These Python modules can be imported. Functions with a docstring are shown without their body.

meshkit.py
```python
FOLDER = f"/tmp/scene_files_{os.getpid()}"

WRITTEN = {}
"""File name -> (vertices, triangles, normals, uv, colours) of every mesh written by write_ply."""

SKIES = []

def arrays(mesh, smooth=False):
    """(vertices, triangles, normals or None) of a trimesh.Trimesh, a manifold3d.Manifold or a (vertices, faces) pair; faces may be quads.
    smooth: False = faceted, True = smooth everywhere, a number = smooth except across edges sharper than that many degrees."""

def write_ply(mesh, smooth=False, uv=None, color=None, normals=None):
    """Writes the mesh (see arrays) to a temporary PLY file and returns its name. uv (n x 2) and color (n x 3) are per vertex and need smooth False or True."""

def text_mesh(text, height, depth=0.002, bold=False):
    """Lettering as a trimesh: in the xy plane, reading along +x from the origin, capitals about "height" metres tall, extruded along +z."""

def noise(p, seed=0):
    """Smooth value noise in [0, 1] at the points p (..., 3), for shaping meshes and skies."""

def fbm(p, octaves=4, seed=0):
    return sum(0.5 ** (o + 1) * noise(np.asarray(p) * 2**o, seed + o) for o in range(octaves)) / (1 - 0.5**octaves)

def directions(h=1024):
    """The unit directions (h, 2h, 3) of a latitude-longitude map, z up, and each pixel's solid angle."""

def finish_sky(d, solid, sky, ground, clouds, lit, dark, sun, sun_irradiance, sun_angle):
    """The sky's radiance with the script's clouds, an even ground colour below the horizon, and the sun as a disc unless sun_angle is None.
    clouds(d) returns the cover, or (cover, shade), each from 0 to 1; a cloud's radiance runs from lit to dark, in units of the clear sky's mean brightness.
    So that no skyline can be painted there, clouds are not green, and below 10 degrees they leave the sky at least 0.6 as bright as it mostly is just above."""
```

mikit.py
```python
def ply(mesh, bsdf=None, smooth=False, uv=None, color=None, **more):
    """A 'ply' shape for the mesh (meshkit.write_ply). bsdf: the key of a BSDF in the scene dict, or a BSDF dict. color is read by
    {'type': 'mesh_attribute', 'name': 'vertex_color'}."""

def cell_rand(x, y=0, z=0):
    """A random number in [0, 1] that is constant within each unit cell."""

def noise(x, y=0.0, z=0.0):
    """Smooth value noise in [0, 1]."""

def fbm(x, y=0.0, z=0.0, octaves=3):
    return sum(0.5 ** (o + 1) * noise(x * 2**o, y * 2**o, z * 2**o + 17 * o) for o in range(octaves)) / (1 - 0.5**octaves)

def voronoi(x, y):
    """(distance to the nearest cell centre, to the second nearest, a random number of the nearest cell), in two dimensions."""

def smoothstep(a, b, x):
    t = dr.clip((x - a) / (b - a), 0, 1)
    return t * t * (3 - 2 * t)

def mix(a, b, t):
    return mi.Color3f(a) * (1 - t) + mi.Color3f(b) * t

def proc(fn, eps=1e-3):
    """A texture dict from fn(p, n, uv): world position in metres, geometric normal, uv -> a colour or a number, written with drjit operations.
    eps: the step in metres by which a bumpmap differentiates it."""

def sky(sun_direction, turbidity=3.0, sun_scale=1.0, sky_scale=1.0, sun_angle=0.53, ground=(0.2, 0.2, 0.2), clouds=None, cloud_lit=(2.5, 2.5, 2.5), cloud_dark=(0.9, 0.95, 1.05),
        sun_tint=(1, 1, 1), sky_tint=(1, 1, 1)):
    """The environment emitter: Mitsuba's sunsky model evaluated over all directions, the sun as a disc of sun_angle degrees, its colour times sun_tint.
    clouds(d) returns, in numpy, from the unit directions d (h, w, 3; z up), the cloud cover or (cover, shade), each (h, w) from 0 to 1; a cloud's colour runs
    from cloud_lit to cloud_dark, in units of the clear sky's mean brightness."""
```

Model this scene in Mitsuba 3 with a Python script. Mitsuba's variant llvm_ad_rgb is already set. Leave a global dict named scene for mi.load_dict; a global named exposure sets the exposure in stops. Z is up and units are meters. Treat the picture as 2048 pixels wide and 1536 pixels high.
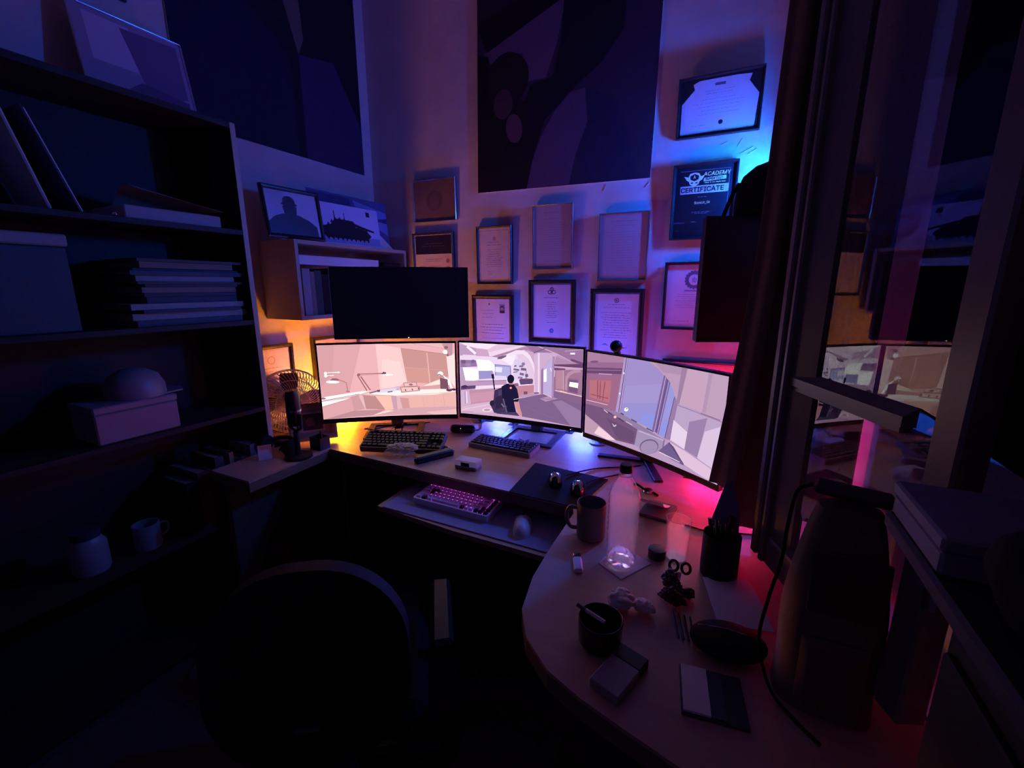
import math, random
import numpy as np, trimesh, mitsuba as mi, mikit, meshkit
from shapely.geometry import Point, Polygon, box as sbox
from shapely import affinity
from shapely.ops import unary_union

scene, labels = {}, {}
exposure = 0.0
T = mi.ScalarTransform4f

# ------------------------------------------------------------------ camera
EYE, PITCH, YAW, FPIX = (0.0, 0.0, 1.44), math.atan2(196, 880), math.atan2(441, math.hypot(880, 196)), 880.0
LOOK = (-math.sin(YAW) * math.cos(PITCH), math.cos(YAW) * math.cos(PITCH), 1.44 - math.sin(PITCH))
scene['camera'] = {'type': 'perspective', 'fov_axis': 'x', 'fov': math.degrees(2 * math.atan(1024 / FPIX)), 'near_clip': 0.02, 'far_clip': 50.0,
                   'to_world': T().look_at(origin=EYE, target=LOOK, up=[0, 0, 1])}

# ------------------------------------------------------------------ lights: colour and strength of each lamp of the room
AMBER = [c * 880.0 for c in (1.0, 0.27, 0.004)]
BLUE = [c * 430.0 for c in (0.05, 0.09, 1.0)]
RED = [c * 95.0 for c in (1.0, 0.006, 0.08)]
CYAN = [c * 1350.0 for c in (0.003, 0.11, 1.0)]
KEYLIGHT = [c * 1.0 for c in (0.6, 0.06, 0.85)]
SCREEN_GAIN = 1.04

# ------------------------------------------------------------------ helpers
def rgb(h):
    return [(c / 12.92 if c <= 0.04045 else ((c + 0.055) / 1.055) ** 2.4) for c in (int(h[i:i + 2], 16) / 255 for i in (0, 2, 4))]

def M(loc=(0, 0, 0), rz=0.0, rx=0.0, ry=0.0):
    a = trimesh.transformations
    m = a.rotation_matrix(math.radians(rz), [0, 0, 1]) @ a.rotation_matrix(math.radians(rx), [1, 0, 0]) @ a.rotation_matrix(math.radians(ry), [0, 1, 0])
    m[:3, 3] = loc
    return m

def tr(mesh, m):
    mesh = mesh.copy(); mesh.apply_transform(m); return mesh

def cat(*ms):
    return trimesh.util.concatenate([x for x in ms])

def free(key):
    if key not in scene and key not in labels: return key
    i = 1
    while f'{key}_{i:03d}' in scene or f'{key}_{i:03d}' in labels: i += 1
    return f'{key}_{i:03d}'

def thing(name, label, category, group=None):
    key = free(name)
    labels[key] = {'label': label, 'category': category}
    if group: labels[key]['group'] = group
    return key

def put(key, mesh, bsdf, smooth=False, emit=None, label=None, **kw):
    key = key if key in labels and key not in scene else free(key)
    d = mikit.ply(mesh, bsdf, smooth=smooth, **kw)
    if emit is not None:
        d['emitter'] = {'type': 'area', 'radiance': {'type': 'rgb', 'value': [float(x) for x in emit[0]]}, 'sampling_weight': float(emit[1])}
    scene[key] = d
    if label: labels.setdefault(key, {})['label'] = label
    return key

def part(parent, name, mesh, bsdf, **kw):
    return put(free(parent + '__' + name), mesh, bsdf, **kw)

def shared(key, d, m):
    key = free(key)
    scene[key] = {**d, 'to_world': T(np.asarray(m).tolist())}
    return key

def struct(key, mesh, bsdf, **kw):
    k = put(key, mesh, bsdf, **kw)
    if '__' not in k: labels[k] = {'kind': 'structure'}
    return k

def bx(x0, x1, y0, y1, z0, z1, r=0.0):
    c, e = np.array([(x0 + x1) / 2, (y0 + y1) / 2, (z0 + z1) / 2]), np.abs(np.array([x1 - x0, y1 - y0, z1 - z0])) / 2
    if r <= 0:
        m = trimesh.creation.box(extents=e * 2); m.apply_translation(c); return m
    r = min(r, *(e * 0.95))
    p = []
    for sx in (-1, 1):
        for sy in (-1, 1):
            for sz in (-1, 1):
                s = np.array([sx, sy, sz])
                for k in range(3):
                    q = e - r; q[k] = e[k]
                    p.append(c + s * q)
    return trimesh.convex.convex_hull(np.array(p))

def hull(p):
    return trimesh.convex.convex_hull(np.array(p, float))

def lathe(profile, n=40, loc=(0, 0, 0)):
    m = trimesh.creation.revolve(np.array(profile, float), sections=n); m.apply_translation(loc); return m

def prism(pts, z0, z1):
    g = pts if hasattr(pts, 'geom_type') else Polygon(pts)
    gs = list(g.geoms) if hasattr(g, 'geoms') else [g]
    m = cat(*[trimesh.creation.extrude_polygon(q, z1 - z0, engine='earcut') for q in gs]); m.apply_translation([0, 0, z0]); return m

def spline(pts, n=8):
    p = np.array(pts, float); q = np.vstack([2 * p[0] - p[1], p, 2 * p[-1] - p[-2]]); out = []
    for i in range(len(p) - 1):
        a, b, c, d = q[i:i + 4]
        for t in np.arange(n) / n:
            out.append(0.5 * (2 * b + (c - a) * t + (2 * a - 5 * b + 4 * c - d) * t * t + (3 * b - a - 3 * c + d) * t ** 3))
    return np.array(out + [p[-1]])

def tube(pts, r, sides=6, smooth=0, closed=False):
    p = spline(pts, smooth) if smooth else np.array(pts, float)
    t = np.roll(p, -1, 0) - np.roll(p, 1, 0) if closed else np.gradient(p, axis=0)
    t /= np.linalg.norm(t, axis=1, keepdims=True) + 1e-12
    ref = np.array([0.31, 0.52, 0.79]) if abs(t.mean(0) @ [0.31, 0.52, 0.79]) < 0.9 * np.linalg.norm(t.mean(0)) + 1e-9 else np.array([1.0, 0, 0])
    a = np.cross(t, ref); a /= np.linalg.norm(a, axis=1, keepdims=True) + 1e-12
    b = np.cross(t, a); w = np.arange(sides) * 2 * math.pi / sides
    rr = np.broadcast_to(r, (len(p),))[:, None, None]
    v = (p[:, None] + rr * (np.cos(w)[None, :, None] * a[:, None] + np.sin(w)[None, :, None] * b[:, None])).reshape(-1, 3)
    f, N = [], len(p)
    for i in range(N if closed else N - 1):
        k = (i + 1) % N
        for j in range(sides):
            l = (j + 1) % sides
            f += [[i * sides + j, k * sides + l, k * sides + j], [i * sides + j, i * sides + l, k * sides + l]]
    if not closed:
        for base, o in ((0, 1), ((N - 1) * sides, -1)):
            for j in range(1, sides - 1):
                f.append([base, base + j + 1, base + j][::o])
    return trimesh.Trimesh(v, f, process=False)

def ball(r, loc=(0, 0, 0), sub=2, scale=(1, 1, 1)):
    m = trimesh.creation.icosphere(subdivisions=sub, radius=r); m.apply_scale(scale); m.apply_translation(loc); return m

def rr(w, h, r, n=5):
    return sbox(-w / 2 + r, -h / 2 + r, w / 2 - r, h / 2 - r).buffer(r, quad_segs=n)

def sheet(nx, ny, fn):
    u, v = np.meshgrid(np.linspace(0, 1, nx), np.linspace(0, 1, ny), indexing='ij')
    p = np.stack(fn(u, v), -1).reshape(-1, 3); f = []
    for i in range(nx - 1):
        for j in range(ny - 1):
            a, b, c, d = i * ny + j, (i + 1) * ny + j, (i + 1) * ny + j + 1, i * ny + j + 1
            f += [[a, b, c], [a, c, d]]
    return trimesh.Trimesh(p, f, process=False)

def thick(mesh, t):
    """A sheet given a thickness: both faces and the rim between them."""
    n = mesh.vertex_normals; v = np.asarray(mesh.vertices); f = np.asarray(mesh.faces); N = len(v)
    e = np.sort(mesh.edges, axis=1); u, c = np.unique(e, axis=0, return_counts=True); rim = {tuple(x) for x in u[c == 1]}
    side = []
    for a, b in mesh.edges:
        if tuple(sorted((a, b))) in rim: side += [[b, a, a + N], [b, a + N, b + N]]
    return trimesh.Trimesh(np.vstack([v + n * t / 2, v - n * t / 2]), np.vstack([f, f[:, ::-1] + N, side]), process=False)

def flat_print(layers, step=0.00012):
    """A printed sheet in the xz plane facing -y: layers of (polygon or shapely shape, hex colour), each a hair above the last. Returns mesh and vertex colours."""
    vs, fs, cs, n = [], [], [], 0
    for k, (g, c) in enumerate(layers):
        g = g if hasattr(g, 'geom_type') else Polygon(g)
        g = g.buffer(0)
        for q in (g.geoms if hasattr(g, 'geoms') else [g]):
            if q.is_empty or q.area < 1e-9: continue
            v, f = trimesh.creation.triangulate_polygon(q, engine='earcut')
            v = np.asarray(v); f = np.asarray(f)
            a = v[f]; s = np.cross(a[:, 1] - a[:, 0], a[:, 2] - a[:, 0]); f = np.where((s < 0)[:, None], f[:, ::-1], f)
            vs.append(np.c_[v[:, 0], np.full(len(v), -step * k), v[:, 1]]); fs.append(f + n); n += len(v)
            cs.append(np.tile(rgb(c), (len(v), 1)))
    return trimesh.Trimesh(np.vstack(vs), np.vstack(fs), process=False), np.vstack(cs)

def ring(w, h, prof):
    """Picture-frame moulding in the xz plane facing -y: prof is a closed list of (inset from the outer edge, depth towards -y), mitred at the corners."""
    v = []
    for ins, d in prof:
        for sx, sz in ((-1, -1), (1, -1), (1, 1), (-1, 1)):
            v.append([sx * (w / 2 - ins), -d, sz * (h / 2 - ins)])
    f, n = [], len(prof)
    for i in range(n):
        k = (i + 1) % n
        for j in range(4):
            l = (j + 1) % 4
            f += [[i * 4 + j, i * 4 + l, k * 4 + l], [i * 4 + j, k * 4 + l, k * 4 + j]]
    m = trimesh.Trimesh(v, f, process=False); m.fix_normals(); return m

def words(x0, x1, z0, z1, n, col, seed, h=0.0022, centre=True, fill=(0.55, 1.0)):
    """Rows of small dashes: lines of print too fine to read."""
    rnd = random.Random(seed); out = []
    for i in range(n):
        z = z1 - (z1 - z0) * i / max(1, n - 1)
        L = (x1 - x0) * rnd.uniform(*fill); a = (x0 + x1) / 2 - L / 2 if centre else x0
        x = a
        while x < a + L - 0.004:
            w = min(rnd.uniform(0.006, 0.02), a + L - x)
            out.append(sbox(x, z - h / 2, x + w, z + h / 2)); x += w + 0.0035
    return [(unary_union(out), col)]

def lettering(text, h, x, z, anchor='l', bold=False, slant=0.0):
    m = meshkit.text_mesh(text, h, 0.0002, bold)
    b = m.bounds; w = b[1][0] - b[0][0]
    m.apply_translation([-b[0][0] - (w / 2 if anchor == 'c' else 0), 0, 0])
    if slant: m.apply_transform(np.array([[1, slant, 0, 0], [0, 1, 0, 0], [0, 0, 1, 0], [0, 0, 0, 1.0]]))
    m.apply_transform(np.array([[1, 0, 0, x], [0, 0, -1, 0], [0, 1, 0, z], [0, 0, 0, 1.0]]))
    return m

# ------------------------------------------------------------------ materials
def pr(key, c, rough=0.5, metallic=0.0, spec=0.5, **kw):
    col = c if isinstance(c, dict) else {'type': 'rgb', 'value': rgb(c)}
    scene[key] = {'type': 'twosided', 'bsdf': {'type': 'principled', 'base_color': col, 'roughness': rough, 'metallic': metallic, 'specular': spec, **kw}}

def plaster(p, n, uv):
    return mikit.mix(rgb('b2aeab'), rgb('c0bcb8'), mikit.fbm(p.x * 9, p.y * 9, p.z * 9)) * (0.96 + 0.04 * mikit.noise(p.x * 60, p.y * 60, p.z * 60))

def beech(p, n, uv):
    g = mikit.fbm(p.x * 4, p.y * 55, p.z * 55)
    return mikit.mix(rgb('a8836a'), rgb('bd9a80'), g) * (0.94 + 0.06 * mikit.noise(p.x * 30, p.y * 260, 0))

def laminate(p, n, uv):
    g = mikit.fbm(p.x * 40, p.y * 40, p.z * 5)
    return mikit.mix(rgb('a8967f'), rgb('b9a68e'), g)

def brownwood(p, n, uv):
    return mikit.mix(rgb('4a3626'), rgb('62493a'), mikit.fbm(p.x * 30, p.y * 30, p.z * 4))

def cloth(p, n, uv):
    return mikit.mix(rgb('7d6052'), rgb('936f60'), mikit.noise(p.x * 300, p.y * 300, p.z * 300))

def carpet(p, n, uv):
    return mikit.mix(rgb('3a302c'), rgb('54463e'), mikit.fbm(p.x * 60, p.y * 60, 0))

pr('plaster', mikit.proc(plaster), 0.85, spec=0.2)
pr('beech', mikit.proc(beech), 0.42, spec=0.4)
pr('beech_edge', '6e5846', 0.6)
pr('laminate', mikit.proc(laminate), 0.5, spec=0.35)
def darkwood(p, n, uv):  # on the bookcase this darkened colour stands in for dim light
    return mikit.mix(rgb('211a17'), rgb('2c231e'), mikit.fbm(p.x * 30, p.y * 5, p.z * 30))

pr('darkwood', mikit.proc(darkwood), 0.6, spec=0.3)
pr('brownwood', mikit.proc(brownwood), 0.6)
pr('cloth', mikit.proc(cloth), 0.95, spec=0.1)
pr('carpet', mikit.proc(carpet), 0.95, spec=0.1)
pr('black_plastic', '141416', 0.4)
pr('black_matte', '0e0e10', 0.75, spec=0.3)
pr('black_gloss', '0a0a0c', 0.12)
pr('dark_screen', '232125', 0.35, spec=0.4)
pr('rubber', '101011', 0.85, spec=0.2)
pr('black_frame', '151314', 0.35)
pr('silver', 'd0d0d4', 0.17, metallic=1.0)
pr('chrome', 'd8d8da', 0.12, metallic=1.0)
pr('steel_wire', '8a8178', 0.35, metallic=0.9)
pr('wire_enamel', 'c2b7a6', 0.4)
pr('white_plastic', 'd6d4d2', 0.4)
pr('white_key', 'cfc8d2', 0.5)
pr('black_key', '17171a', 0.5)
pr('grey_plastic', '77777c', 0.45)
pr('mat_grey', 'a3a3b0', 0.9, spec=0.15)
pr('mat_black', '15161b', 0.85, spec=0.2)
pr('ceramic', '6e635d', 0.4)
pr('leather', '100f11', 0.8, spec=0.2)
pr('white_paper', 'd8d2cc', 0.8, spec=0.2)
pr('warm_wood', '8f6646', 0.5)
pr('tissue', 'dcd8d6', 0.95, spec=0.1)
pr('teal_card', '2a3a42', 0.6)
pr('red_card', '4a2020', 0.6)
pr('navy_card', '1f2436', 0.6)
pr('brown_card', '3c2e26', 0.6)
pr('grey_card', '8a8684', 0.6)
pr('cream_pages', '7d766c', 0.85, spec=0.1)
pr('canvas', '6a5a4c', 0.9, spec=0.1)
pr('dark_red', '3c1416', 0.7)
pr('painted_wood', '6f655e', 0.3)
pr('dark_paint', '1c1819', 0.5)
pr('green_dark', '16302e', 0.6)
pr('blue_film', '5a6a9a', 0.35)
VC = {'type': 'mesh_attribute', 'name': 'vertex_color'}
pr('print_matte', dict(VC), 0.75, spec=0.2)
pr('print_glazed', dict(VC), 0.35, spec=0.4, clearcoat=0.6, clearcoat_gloss=0.85)
scene['pane'] = {'type': 'thindielectric', 'int_ior': 1.6}
scene['clear_thin'] = {'type': 'blendbsdf', 'weight': 0.09, 'first': {'type': 'thindielectric', 'int_ior': 1.5},
                       'second': {'type': 'principledthin', 'base_color': {'type': 'rgb', 'value': [0.95, 0.95, 0.97]}, 'roughness': 0.16, 'spec_trans': 0.6, 'diff_trans': 0.2, 'eta': 1.55}}
scene['water'] = {'type': 'dielectric', 'int_ior': 1.33}
scene['film_clear'] = {'type': 'principledthin', 'base_color': {'type': 'rgb', 'value': [0.9, 0.9, 0.92]}, 'roughness': 0.25, 'spec_trans': 0.75, 'diff_trans': 1.0}
# ------------------------------------------------------------------ the room
DESK, WL, WB, WR = 0.74, -2.057, 2.25, 0.36
struct('floor', bx(WL, WR, -1.2, WB, -0.02, 0), 'carpet')
struct('ceiling', bx(WL, WR, -1.2, WB, 3.4, 3.45), 'plaster')
struct('wall_left', bx(WL - 0.1, WL, -1.2, WB + 0.1, 0, 3.4), 'plaster')
struct('wall_back', bx(WL, WR + 0.1, WB, WB + 0.1, 0, 3.4), 'plaster')
struct('wall_rear', bx(WL - 0.1, WR + 0.1, -1.3, -1.2, 0, 3.4), 'plaster')
WY0, WY1, WZ0, WZ1 = 0.50, 1.62, 1.13, 2.75          # the window opening
struct('wall_right', cat(bx(WR, WR + 0.1, -1.2, WY0, 0, 3.4), bx(WR, WR + 0.1, WY1, WB, 0, 3.4), bx(WR, WR + 0.1, WY0, WY1, 0, WZ0), bx(WR, WR + 0.1, WY0, WY1, WZ1, 3.4)), 'plaster')
struct('trim_1', cat(bx(WR - 0.02, WR + 0.1, WY0 - 0.05, WY0, WZ0, WZ1 + 0.05), bx(WR - 0.02, WR + 0.1, WY1, WY1 + 0.05, WZ0, WZ1 + 0.05), bx(WR - 0.02, WR + 0.1, WY0 - 0.05, WY1 + 0.05, WZ1, WZ1 + 0.06)), 'painted_wood')
for (x, z, a, L) in [(-0.09, 2.035, 20, 0.03), (-0.03, 2.03, 60, 0.035), (0.0, 1.998, 25, 0.05), (0.02, 1.99, 30, 0.04), (-0.60, 1.905, 70, 0.03), (-0.40, 1.90, 50, 0.03)]:
    part('wall_back', 'plaster_flake', tr(bx(-L / 2, L / 2, -0.003, 0.001, -0.002, 0.002, 0.001), M((x, WB, z), ry=-a)), 'plaster')

# casement swung into the room: hinge towards the camera, free stile towards the curtain
FREE, U = np.array([0.115, 1.15]), np.array([0.39, -0.92]) / math.hypot(0.39, 0.92)
SASH = np.eye(4); SASH[:2, 0] = U; SASH[:2, 1] = (-U[1], U[0]); SASH[:2, 3] = FREE     # x: from the free stile to the hinge, y: away from the room
SZ0, SZ1 = 0.80, 2.62
labels['window_1'] = {'kind': 'structure'}
def sash(name, m, b): part('window_1', name, tr(m, SASH), b)
sash('stile', cat(bx(0.0, 0.022, -0.016, 0.03, SZ0, SZ1, 0.004), bx(0.022, 0.040, -0.006, 0.03, SZ0, SZ1, 0.002), bx(0.040, 0.056, -0.018, 0.03, SZ0, SZ1, 0.004)), 'painted_wood')
sash('stile_bevel', hull([(0.056, -0.004, SZ0), (0.11, 0.012, SZ0), (0.11, 0.03, SZ0), (0.056, 0.03, SZ0), (0.056, -0.004, SZ1), (0.11, 0.012, SZ1), (0.11, 0.03, SZ1), (0.056, 0.03, SZ1)]), 'painted_wood')
sash('stile', hull([(0.385, 0.012, SZ0), (0.41, 0.004, SZ0), (0.41, 0.03, SZ0), (0.385, 0.03, SZ0), (0.385, 0.012, SZ1), (0.41, 0.004, SZ1), (0.41, 0.03, SZ1), (0.385, 0.03, SZ1)]), 'painted_wood')
sash('stile', bx(0.41, 0.455, -0.014, 0.03, SZ0, SZ1, 0.004), 'painted_wood')
sash('rail', bx(0.056, 0.41, -0.01, 0.03, SZ0, SZ0 + 0.07, 0.004), 'painted_wood')
sash('rail', bx(0.056, 0.41, -0.01, 0.03, SZ1 - 0.07, SZ1, 0.004), 'painted_wood')
sash('glazing_bar', hull([(0.03, -0.006, 1.232), (0.352, -0.006, 1.232), (0.03, -0.006, 1.249), (0.352, -0.006, 1.249), (0.03, 0.017, 1.262), (0.352, 0.017, 1.262), (0.03, 0.017, 1.232), (0.352, 0.017, 1.232)]), 'painted_wood')
sash('glazing_bar', bx(0.03, 0.346, -0.002, 0.017, 1.222, 1.2315), 'painted_wood')
sash('pane', trimesh.Trimesh([(0.10, 0.018, SZ0 + 0.06), (0.40, 0.018, SZ0 + 0.06), (0.40, 0.018, SZ1 - 0.06), (0.10, 0.018, SZ1 - 0.06)], [[0, 1, 2], [0, 2, 3]], process=False), 'pane')
sash('hinge', cat(bx(0.45, 0.462, -0.016, 0.0, 1.0, 1.08, 0.003), bx(0.45, 0.462, -0.016, 0.0, 2.3, 2.38, 0.003)), 'chrome')

# curtain: rail along the window wall, one leaf pushed to the far end, one near the camera
def curtain(key, path, z0, z1, folds, amp, label, seed, flare=None):
    P = spline(path, 24); s = np.r_[0, np.cumsum(np.linalg.norm(np.diff(P, axis=0), axis=1))]; s /= s[-1]
    t = np.gradient(P, axis=0); t /= np.linalg.norm(t, axis=1, keepdims=True)
    def fn(u, v):
        x, y = np.interp(u, s, P[:, 0]), np.interp(u, s, P[:, 1]); nx, ny = -np.interp(u, s, t[:, 1]), np.interp(u, s, t[:, 0])
        ph = folds * 2 * math.pi * (u + 0.03 * np.sin(3 * u * math.pi + seed) + 0.02 * v * np.sin(7 * u))
        a = amp * (np.sin(ph) + 0.35 * np.sin(2 * ph + seed)) * (0.75 + 0.25 * np.sin(5 * u + seed))
        dx, dy = (flare(u, v) if flare else (0, 0)); zb = z0(u) if callable(z0) else z0
        return x + nx * a + dx, y + ny * a + dy, zb + (z1 - zb) * v
    return put(key, thick(sheet(150, 26, fn), 0.003), 'cloth', smooth=True)
k = thing('curtain', 'heavy dark brown curtain leaf hanging beside the right-hand screen, its edge lit red', 'curtain')
curtain(k, [(0.035, 1.215), (0.075, 1.215), (0.12, 1.25), (0.17, 1.31), (0.24, 1.36), (0.335, 1.40)], lambda u: np.where(u < 0.10, 0.925, 0.80), 2.95, 6, 0.014, None, 1.3,
        flare=lambda u, v: ((1 - u) * (0.030 * v - 0.042 * np.clip((0.30 - v) / 0.3, 0, 1) ** 1.3), 0 * v))
k = thing('curtain', 'heavy dark curtain leaf nearest the camera at the right edge of the photo', 'curtain')
curtain(k, [(0.315, 0.70), (0.31, 0.6), (0.32, 0.5), (0.31, 0.38), (0.32, 0.2)], 1.36, 2.95, 7, 0.016, None, 0.4)
k = thing('curtain_rail', 'dark curtain rail above the window', 'curtain rail')
part(k, 'rod', tube([(0.31, 0.1, 2.97), (0.31, 2.1, 2.97)], 0.012, 10), 'dark_paint')
for y in (0.14, 2.06): part(k, 'bracket', bx(0.30, 0.36, y - 0.01, y + 0.01, 2.955, 2.985, 0.003), 'dark_paint')

# ------------------------------------------------------------------ corner desk
k = thing('corner_desk', 'light beech corner desk with a rounded right-hand wing, under all the screens', 'desk')
OUT = [(WL + 0.004, WB - 0.005), (WR - 0.005, WB - 0.005), (WR - 0.005, 0.56), (0.10, 0.562), (0.0, 0.572), (-0.087, 0.594), (-0.169, 0.616), (-0.242, 0.645), (-0.31, 0.70), (-0.352, 0.77), (-0.374, 0.88),
       (-0.38, 1.0), (-0.382, 1.22), (-0.392, 1.252), (-0.42, 1.264), (-1.524, 1.29), (-1.524, 0.92), (-1.752, 0.92), (-1.752, 1.216), (WL + 0.004, 1.216)]
top = Polygon(OUT)
part(k, 'top', prism(top, DESK - 0.008, DESK), 'beech')
part(k, 'edge_band', prism(top.buffer(0), DESK - 0.045, DESK - 0.0082), 'beech_edge')
for p in [(-0.46, 1.35), (-1.5, 1.33)]: part(k, 'leg', bx(p[0] - 0.012, p[0] + 0.012, p[1], p[1] + 0.75, 0.0, DESK - 0.046, 0.002), 'brownwood')
part(k, 'leg', bx(-0.02, 0.01, 0.75, 1.2, 0, DESK - 0.046, 0.002), 'brownwood')
part(k, 'leg', bx(-1.74, -1.71, 0.95, 1.2, 0, DESK - 0.046, 0.002), 'brownwood')
part(k, 'modesty_panel', bx(-1.48, -0.47, 1.95, 1.966, 0.25, DESK - 0.046), 'brownwood')
part(k, 'keyboard_tray', prism(Polygon([(-1.112, 1.13), (-0.76, 1.108), (-0.428, 1.108), (-0.41, 1.60), (-1.12, 1.60)]), 0.622, 0.64), 'beech')
for x in (-1.135, -0.405): part(k, 'tray_rail', bx(x, x + 0.015, 1.28, 1.68, 0.61, DESK - 0.046), 'black_plastic')
for (x, y) in [(-1.147, 1.93), (-0.484, 1.878)]:
    g = part(k, 'grommet', lathe([(0, 0), (0.038, 0), (0.038, 0.004), (0.034, 0.006), (0, 0.006)], 32, (x, y, DESK)), 'grey_plastic')
    part(k, 'grommet_slot', lathe([(0, 0), (0.012, 0), (0.012, 0.0012), (0, 0.0012)], 16, (x + 0.015, y, DESK + 0.006)), 'rubber')

# ------------------------------------------------------------------ bookcase on the left
BX, BY0, BY1, BH = -1.76, -0.40, 1.196, 2.042
k = thing('bookcase', 'tall bookcase along the left wall, wood darkened for dim light, front edge paled for lamplight', 'bookcase')
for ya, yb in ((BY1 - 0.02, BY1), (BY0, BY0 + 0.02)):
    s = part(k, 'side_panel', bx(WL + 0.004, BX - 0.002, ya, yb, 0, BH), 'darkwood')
    part(s, 'paled_front_edge', bx(BX - 0.0018, BX, ya, yb, 0, BH), 'laminate', label='front edge of the side panel, paled to stand for lamplight on it')  # paler than its panel: the lamplight on the edge is put into the colour
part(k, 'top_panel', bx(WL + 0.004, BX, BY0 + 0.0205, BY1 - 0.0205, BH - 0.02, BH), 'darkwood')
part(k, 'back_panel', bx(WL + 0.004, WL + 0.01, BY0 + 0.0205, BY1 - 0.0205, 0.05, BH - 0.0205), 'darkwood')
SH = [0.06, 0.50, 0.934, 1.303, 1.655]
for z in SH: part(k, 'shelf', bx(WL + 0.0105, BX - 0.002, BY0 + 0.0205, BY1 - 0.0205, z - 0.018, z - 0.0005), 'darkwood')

BOOKM = ['teal_card', 'red_card', 'navy_card', 'brown_card', 'grey_card', 'black_matte', 'cream_pages', 'green_dark']
rnd = random.Random(5)
def upright(name, label, group, x0, y0, y1, z, hmin, hmax, dep=(0.15, 0.21), lean_last=True, out=1, mats=BOOKM):
    y = y0
    while True:
        t, h, d, mtl = rnd.uniform(0.016, 0.045), rnd.uniform(hmin, hmax), rnd.uniform(*dep), rnd.choice(mats)
        if y + t > y1: break
        b = thing(name, label, 'book', group)
        part(b, 'cover', cat(bx(x0 - 0.004, x0, y, y + t, z, z + h), bx(x0 - d, x0 - 0.004, y, y + 0.0025, z, z + h), bx(x0 - d, x0 - 0.004, y + t - 0.0025, y + t, z, z + h)), mtl)
        part(b, 'pages', bx(x0 - d + 0.004, x0 - 0.0042, y + 0.0027, y + t - 0.0027, z + 0.004, z + h - 0.004), 'cream_pages')
        y += t + 0.0012
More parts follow.
